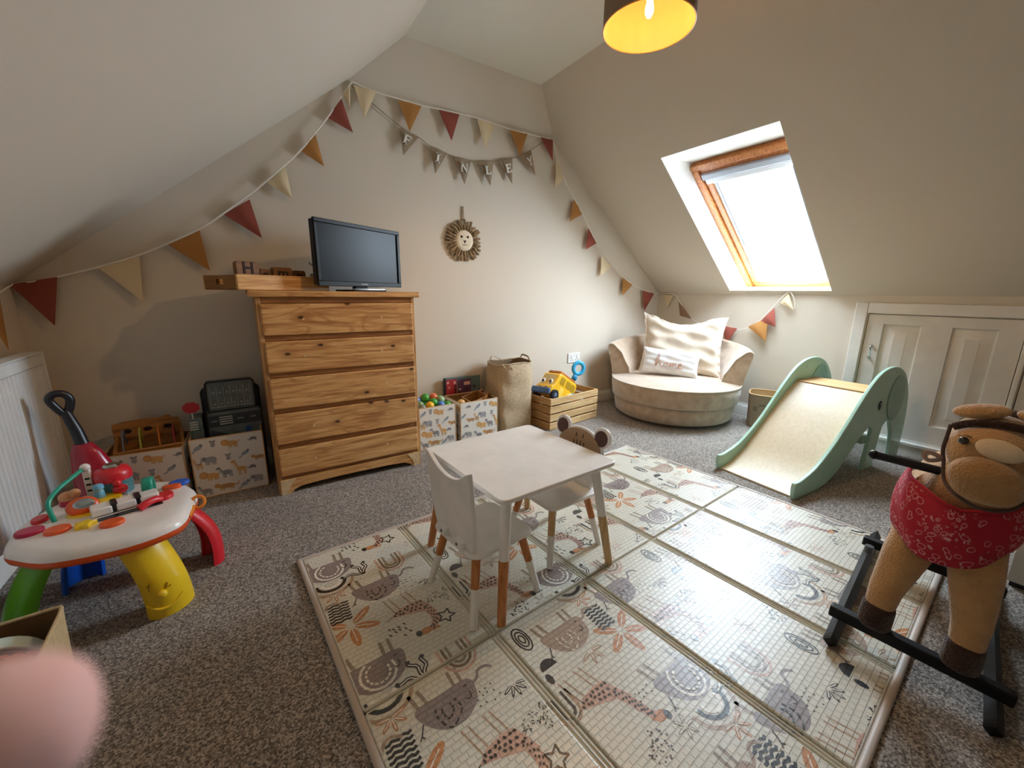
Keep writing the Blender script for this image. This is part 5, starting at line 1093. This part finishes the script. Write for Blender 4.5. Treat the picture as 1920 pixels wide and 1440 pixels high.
m = MB(); m.ball(L2(-.49, 2.115, .41), (.024, .024, .02), 14, 10); m.ball(L2(-.495, 2.11, .438), .015, 12, 8); m.build('red_figure', ARD, at, smooth=180)
m = MB(); m.ball((0, 0, 0), (.045, .016, .034), 18, 12); k = m.build('mirror_frame', AO, at, smooth=180); k.location = L2(-.575, 2.01, .41); k.rotation_euler = (R(-35), 0, R(12)); m = MB(); m.ball((.004, -.012, .004), (.03, .006, .02), 16, 10); m.build('mirror', M('mirror_grey', '#a9b2b8', .1, metal=.8), k, smooth=180)
m = MB(); m.tube(smooth_path([L2(-.405, 1.915, .393), L2(-.385, 1.93, .402), L2(-.365, 1.95, .402), L2(-.35, 1.965, .393)], 4), [.014]*13, 10); m.build('telephone', ARD, at)
m = MB(); m.tube([L2(-.237+.022*cos(2*PI*i/18), 1.955+.012*sin(2*PI*i/18), .352+.02*sin(2*PI*i/18)) for i in range(18)], .006, 8, closed=True); m.build('side_ring', M('ring_orange', '#e88a2a', .4), at)
m = MB(); m.tube(smooth_path([L2(-.25, 1.93, .35), L2(-.255, 1.895, .343), L2(-.26, 1.86, .34)], 4), .006, 8); m.build('side_strap', M('ring_orange', '#e88a2a', .4), at)

# ================================================================ red toy with a black D-handle behind the activity table
vc = thing('push_toy', 'red toy with a long black D-shaped handle leaning by the radiator', 'toy', (-.66, 2.62, 0), 0)
m = MB()
P = [(.0, .0), (.085, .0), (.092, .06), (.082, .18), (.066, .32), (.044, .43), (.028, .475), (0, .48)]
m.lathe(P, 28)
for k, q in enumerate(m.v): m.v[k] = Vector((q.x*1.25-q.z*.16+.03, q.y*.8+q.z*.06-.01, q.z+.001))
m.build('body', M('toy_maroon', '#a01229', .28, coat=.4), vc, smooth=60)
m = MB(); m.tube([(-.045, .022, .46), (-.06, .035, .54), (-.085, .05, .63)], [.026, .024, .020], 12); m.build('shaft', ABK, vc)
m = MB(); m.tube(smooth_path([(-.085, .05, .62), (-.115, .045, .665), (-.125, .04, .70), (-.105, .04, .722), (-.075, .05, .715), (-.062, .055, .68)], 4, True), .0165, 10, closed=True); m.build('handle', ABK, vc)
m = MB(); m.ball((.018, -.045, .335), (.016, .008, .012), 10, 8); m.build('switch', ALB, vc)

# ================================================================ felt basket in the near corner
BK = M('felt_tan', '#b79d75', .95, '#c4ab83', 50, 3, bump=.4, bs=240, bd=.001); BKI = M('felt_brown', '#6b4e2c', .95, bump=.4, bs=240, bd=.001)
nbk = thing('felt_basket', 'tan felt toy basket in the near corner by the fingertip', 'basket', (-.685, 1.40, 0), R(2))
def bsk(u, v, d): a = 2*PI*u; x, y = superel(a, (.165-d)*(.94+.06*v), (.185-d)*(.94+.06*v), .32); return (x, y, .001+d*.5+.285*v+(.012*cos(2*a)*v))
m = MB(); m.grid(lambda u, v: bsk(u, v, 0), 64, 8, cu=True); m.add([bsk(i/64, 0, 0) for i in range(64)], [tuple(range(64))]); m.build('wall', BK, nbk, smooth=60)
m = MB(); m.grid(lambda u, v: bsk(u, v*.99, .006), 64, 8, cu=True); m.add([bsk(i/64, 0, .006) for i in range(64)], [tuple(range(64))]); m.build('lining', BKI, nbk, smooth=60)
m = MB(); m.tube([Vector(bsk(i/80, 1, .003)) for i in range(80)], .0048, 8, closed=True); m.build('rim', BK, nbk)
m = MB()
for y, z in ((.09, .24), (.06, .225), (.075, .20), (.10, .19), (.055, .17)): m.tube([(.1585+.0002*z, y, z), (.1578, y-.004, z-.022)], .0022, 5)
m.build('stitched_marks', FD_, nbk)
o = thing('curved_toy_track', 'pale mint curved plastic toy in the felt basket', 'toy', (-.665, 1.50, .168), R(8)); m = MB(); m.tube([(.10*cos(R(a)), 0, .10*sin(R(a))) for a in range(0, 181, 10)], .024, 10, flat=(.35, 1)); m.build('band', M('pale_mint', '#cfe0d8', .4), o); m = MB(); m.tube([(.088*cos(R(a)), 0, .088*sin(R(a))) for a in range(0, 181, 10)], .02, 10, flat=(.3, 1)); m.build('inner_band', M('band_grey', '#9a9a94', .5), o)
o = thing('orange_toy_fish', 'orange ridged plastic toy in the felt basket', 'toy', (-.605, 1.43, .228), R(-20)); m = MB(); m.ball((0, 0, 0), (.06, .035, .03), 18, 12); m.build('body', M('coral_plastic', '#d9714d', .4), o, smooth=180)
for k in range(3): m = MB(); m.tube([(-.03+.03*k+.0, .034*cos(R(a)), .03*sin(R(a))+.002) for a in range(0, 181, 15)], .004, 6); m.build('ridge', M('coral_light', '#e58a66', .4), o)
m = MB(); m.box(-.12, .12, -.14, .14, .01, .13); o = m.build('toy_jumble', M('jumble_grey', '#8a7f74', .7), bevel=.02); o.location = (-.685, 1.40, 0); o['kind'] = 'stuff'; o['label'] = 'jumble of toys in the bottom of the felt basket'; o['category'] = 'toys'

# ================================================================ plush rocking horse
def blob(mb, name, mat, parent, voxel, it=10, fac=.5):
    o = mb.build(name, mat, parent, smooth=180)
    r = o.modifiers.new('remesh', 'REMESH'); r.mode = 'VOXEL'; r.voxel_size = voxel; r.use_smooth_shade = True
    s_ = o.modifiers.new('smooth', 'SMOOTH'); s_.factor = fac; s_.iterations = it
    return o
PLU = M('plush_tan', '#b48a5a', .95, '#c69c6a', 16, 4, .3, .7, bump=1.0, bs=150, bd=.006, sheen=.5, spec=.1); PLM = M('plush_muzzle', '#a87f50', .95, '#b68c5c', 16, 4, bump=1.0, bs=150, bd=.006, sheen=.4, spec=.1); PLD = M('plush_dark', '#35241c', .95, '#45302a', 30, 3, bump=1.0, bs=150, bd=.006, sheen=.3, spec=.1); PLL = M('plush_cream', '#ddc9a8', .95, bump=.6, bs=330, bd=.003, sheen=.4)
STR = M('bridle_brown', '#4a332c', .6); RAIL = M('rail_black', '#0b0a0f', .45, spec=.3)
def bandana_mat():
    m, nt, b = _new('bandana_red'); co = _coords(nt, 'obj'); n = nt.nodes.new('ShaderNodeTexNoise'); n.inputs['Scale'].default_value = 18; nt.links.new(co, n.inputs['Vector'])
    v = nt.nodes.new('ShaderNodeVectorMath'); v.operation = 'MULTIPLY_ADD'; nt.links.new(n.outputs['Color'], v.inputs[0]); v.inputs[1].default_value = (.035, .035, .035); nt.links.new(co, v.inputs[2])
    facs = []
    for scl, lo, hi in ((40, .28, .40), (84, .16, .38)):
        vo = nt.nodes.new('ShaderNodeTexVoronoi'); vo.inputs['Scale'].default_value = scl; nt.links.new(v.outputs[0], vo.inputs['Vector'])
        r = nt.nodes.new('ShaderNodeValToRGB'); e = r.color_ramp.elements; e[0].position = lo; e[0].color = (0, 0, 0, 1); e[1].position = (lo+hi)/2; e[1].color = (1, 1, 1, 1); x = e.new(hi); x.color = (0, 0, 0, 1); nt.links.new(vo.outputs['Distance'], r.inputs[0]); facs.append(r.outputs[0])
    vo = nt.nodes.new('ShaderNodeTexVoronoi'); vo.inputs['Scale'].default_value = 14; nt.links.new(co, vo.inputs['Vector'])
    r = nt.nodes.new('ShaderNodeValToRGB'); e = r.color_ramp.elements; e[0].position = .35; e[0].color = (1, 1, 1, 1); e[1].position = .5; e[1].color = (0, 0, 0, 1); nt.links.new(vo.outputs['Distance'], r.inputs[0])
    mm = nt.nodes.new('ShaderNodeMath'); mm.operation = 'MULTIPLY'; nt.links.new(facs[1], mm.inputs[0]); nt.links.new(r.outputs[0], mm.inputs[1])
    mx = nt.nodes.new('ShaderNodeMath'); mx.operation = 'MAXIMUM'; nt.links.new(facs[0], mx.inputs[0]); nt.links.new(mm.outputs[0], mx.inputs[1])
    nt.links.new(_mix(nt, mx.outputs[0], lin('#a8192f'), lin('#d8a0a4')), b.inputs['Base Color']); b.inputs['Roughness'].default_value = .9; return m
hs = thing('rocking_horse', 'tan plush rocking horse with a red paisley bandana on a black wooden base', 'rocking horse', (1.66, .185, .0088), 0, rot=(R(2.4), 0, R(8)))   # local -x is the front
for s_ in (-1, 1):
    m = MB(); m.tube(smooth_path([(-.075, s_*.185, .022), (-.03, s_*.185, .03), (.2, s_*.185, .034), (.6, s_*.185, .034), (.84, s_*.185, .03), (.88, s_*.185, .022)], 4), .019, 4, flat=(1.5, 1.05)); r_ = m.build('side_rail', RAIL, hs, smooth=0, bevel=.003)
    m = MB(); m.tube([(.60, s_*.185, .064), (.60, s_*.185, .094)], .016, 12); m.build('joint_cap', M('joint_grey', '#4a4a4f', .4), r_)
for xx in (.02, .66): m = MB(); m.box(xx-.018, xx+.018, -.215, .215, .066, .106); m.build('cross_bar', RAIL, hs, bevel=.005)
m = MB()
m.ball((.17, .004, .50), (.135, .118, .135)); m.tube([(.17, .004, .50), (.35, 0, .49), (.55, 0, .50)], [.115, .118, .12], 16); m.ball((.56, 0, .50), (.12, .122, .13))
for yy in (.100, -.098):
    m.tube([(.13, yy*.6, .46), (.085, yy*.78, .36), (.04, yy*.97, .24), (.02, yy, .17)], [.066, .060, .045, .039], 14); m.ball((.135, yy*.6, .46), .066)
    m.tube([(.58, yy*.65, .46), (.62, yy*.85, .34), (.645, yy, .24), (.655, yy, .17)], [.085, .07, .048, .041], 14)
m.tube([(.16, -.005, .54), (.12, -.02, .66), (.085, -.035, .75)], [.115, .098, .085], 16); m.ball((.16, -.005, .56), (.12, .125, .11))
m.ball((.055, -.018, .79), (.095, .095, .088)); m.ball((.0, -.014, .778), (.08, .09, .080)); m.tube([(.02, -.018, .78), (-.05, -.014, .762)], [.086, .074], 14)
blob(m, 'body', PLU, hs, .0085, 12)
m = MB(); m.ball((-.085, -.014, .728), (.056, .074, .056), rot=Euler((R(10), R(-25), R(6))).to_matrix()); m.ball((-.095, -.020, .697), (.042, .064, .034)); mz = blob(m, 'muzzle', PLM, hs, .006, 8)
for yy, zz in ((.100, 0), (-.098, 0)):
    m = MB(); m.tube([(.02, yy, .1065), (.02, yy, .13), (.022, yy, .185)], [.044, .045, .044], 18); m.ball((.022, yy, .183), (.044, .044, .012)); blob(m, 'hoof', PLD, hs, .006, 5)
    m = MB(); m.tube([(.655, yy, .1065), (.655, yy, .13), (.653, yy, .185)], [.044, .045, .044], 18); m.build('hoof', PLD, hs)
for s_, yy in ((1, .022), (-1, -.085)):
    m = MB(); m.ball((0, 0, 0), (.034, .056, .019), 20, 12); e = m.build('ear', PLU, hs, smooth=180); e.location = (.03, yy+s_*.004, .882); e.rotation_euler = (R(-14*s_), R(-12), R(6*s_))
    m = MB(); m.ball((-.008, 0, -.006), (.022, .040, .011), 16, 10); m.build('inner_ear', PLL, e, smooth=180)
m = MB(); m.tube(smooth_path([(-.005, .068, .832), (-.018, .035, .854), (-.022, -.015, .864), (-.02, -.06, .860), (-.005, -.108, .838)], 5), .0105, 10, flat=(1, .6)); m.build('brow_band', PLD, hs)
m = MB(); m.tube(smooth_path([(.66, 0, .56), (.72, 0, .55), (.76, 0, .46), (.765, 0, .33)], 4), [.02+.014*sin(PI*min(1, i/11)) for i in range(13)], 10); m.build('tail', PLD, hs)
m = MB(); m.ball((.10, -.035, .83), (.05, .03, .06)); m.ball((.17, -.02, .72), (.04, .025, .11)); blob(m, 'mane', PLD, hs, .008, 6)
for yy in (.043, -.075):
    m = MB(); m.ball((-.066, yy, .812), (.009, .011, .011), 14, 10); e = m.build('eye', M('eye_black', '#08080a', .08, coat=1), hs)
    m = MB(); m.tube(smooth_path([(-.064, yy-.012, .824), (-.071, yy, .829), (-.064, yy+.012, .824)], 4), .003, 6); m.build('eyelid', PLM, e)
m = MB(); m.ball((0, 0, 0), (.014, .045, .028), 18, 12); z_ = m.build('blaze', PLL, hs, smooth=180); z_.location = (-.074, -.022, .807); z_.rotation_euler = (R(10), R(28), 0)
for s_ in (1, -1):
    yb = -.016; hw = .094
    m = MB(); m.tube(smooth_path([(.0, yb+s_*(hw-.004), .835), (-.012, yb+s_*(hw-.004), .80), (-.02, yb+s_*(hw-.004), .765), (-.03, yb+s_*(hw-.012), .735)], 5), .0045, 8, flat=(.5, 1)); m.build('bridle_strap', STR, hs)
m = MB(); m.tube(smooth_path([(-.03, .066, .735), (-.055, .055, .69), (-.085, .03, .667), (-.105, -.02, .652), (-.09, -.07, .664), (-.05, -.10, .70), (-.03, -.105, .735)], 5), .0045, 8); m.build('noseband', STR, hs)
m = MB(); m.tube(smooth_path([(-.028, .072, .738), (-.02, .095, .722), (-.012, .108, .735), (-.02, .095, .746)], 4, True), .007, 6, closed=True, flat=(.5, 1)); m.build('rein_knot', M('rein_taupe', '#8a7468', .8), hs)
m = MB(); m.tube([(.085, .215, .665), (.08, -.26, .675)], .0135, 12); m.build('handle_bar', RAIL, hs)
for yy in (.219, -.264): m = MB(); m.ball((.085, yy, .665 if yy > 0 else .675), .0155, 12, 8); m.build('handle_cap', RAIL, hs)
def bnd(u, v):
    th = R(-112+224*u); c = cos(th); ztop = .605-.012*c+.03*abs(sin(th)); zbot = .425-.012*c+.055*abs(sin(th))**2-.02*sin(th); z = ztop+(zbot-ztop)*v
    r = .128+.030*sin(PI*(.15+.62*v))+.004*sin(th*7+v*5); ry = r*.90; return (.155-r*1.12*c, ry*sin(th)+.004, z)
m = MB(); m.grid(bnd, 48, 14); m.build('bandana', bandana_mat(), hs, smooth=180, solid=.004)
m = MB(); m.tube(smooth_path([bnd(i/24, 0) for i in range(25)], 2), .006, 8); m.build('bandana_fold', MATS.get('bandana_fold') or M('bandana_fold', '#a8192f', .9), hs)

# ================================================================ low white unit behind the horse
un = thing('low_white_unit', 'low white toy unit with black trim lines behind the rocking horse', 'toy unit', (2.86, -.28, 0), 0)
m = MB(); m.box(-.25, .25, -.36, .36, .02, .335); m.build('carcass', M('unit_white', '#d9d8d2', .35), un, bevel=.004); m = MB(); m.box(-.262, .262, -.372, .372, .3355, .352); m.build('lid', M('unit_white', '#d9d8d2', .35), un, bevel=.004)
for z0 in (.262, .318): m = MB(); m.box(-.2535, -.2505, -.36, .36, z0, z0+.016); m.build('trim_strip', BLKM, un, smooth=0)
m = MB(); m.box(-.245, .245, -.35, .35, .0, .0195); m.build('plinth', BLKM, un)
rd = thing('red_toy_scarf', 'crumpled red cloth on the low white unit', 'cloth', (2.72, .01, .3525), 0)
m = MB(); m.grid(lambda u, v: (.12*(u-.5), .10*(v-.5)-.0, .004+.03*abs(sin(u*5)*cos(v*4))), 14, 14); m.build('cloth', M('cloth_red', '#a8203a', .9), rd, smooth=180, solid=.004, soff=1)

# ================================================================ the photographer's fingertip at the edge of the lens
SK = M('skin_pink', '#f6cdca', .6, '#efc0bd', 40, 2, spec=.4, sheen=.1)
def cs(x, y, d): return Vector((0, 0, CAM_H))+CAM_R*x+CAM_U*y+CAM_F*d
HD = thing('person_hand', 'blurred pink fingertip of the person holding the camera at the picture edge', 'hand', cs(-.17, -.12, -.06))
H0 = Vector(HD.location); m = MB()
def seg(P, r): m.tube([Vector(p)-H0 for p in P], r, 14); [m.ball(Vector(p)-H0, rr, 14, 10) for p, rr in zip(P, r)]
seg([cs(-.0610, -.0425, .0480), cs(-.080, -.052, .034), cs(-.108, -.07, .008), cs(-.14, -.09, -.022)], [.0098, .0104, .0110, .0115])
seg([cs(-.14, -.09, -.022), cs(-.18, -.12, -.06), cs(-.21, -.14, -.11)], [.018, .028, .027])
for k in range(3):
    o_ = Vector((-.012*k, -.018*(k+1), -.008*k)); kn = (-.145+o_.x, -.098+o_.y, -.03+o_.z); seg([cs(-.19, -.13-.008*k, -.07), cs(*kn), cs(kn[0]+.012, kn[1]-.012, kn[2]+.026), cs(kn[0]-.012, kn[1]-.022, kn[2]+.028), cs(kn[0]-.024, kn[1]-.02, kn[2]+.006)], [.016, .0112, .0098, .0092, .0088])
seg([cs(-.19, -.105, -.075), cs(-.165, -.07, -.05), cs(-.15, -.055, -.022)], [.017, .0118, .0102])
seg([cs(-.21, -.14, -.11), cs(-.25, -.19, -.22), cs(-.28, -.24, -.33)], [.025, .028, .035])
blob(m, 'hand', SK, HD, .0028, 6)
m = MB(); m.tube([cs(-.245, -.185, -.205)-H0, cs(-.28, -.24, -.33)-H0, cs(-.30, -.28, -.42)-H0], [.036, .044, .05], 20); m.build('sleeve', M('sleeve_grey', '#77777c', .9), HD)
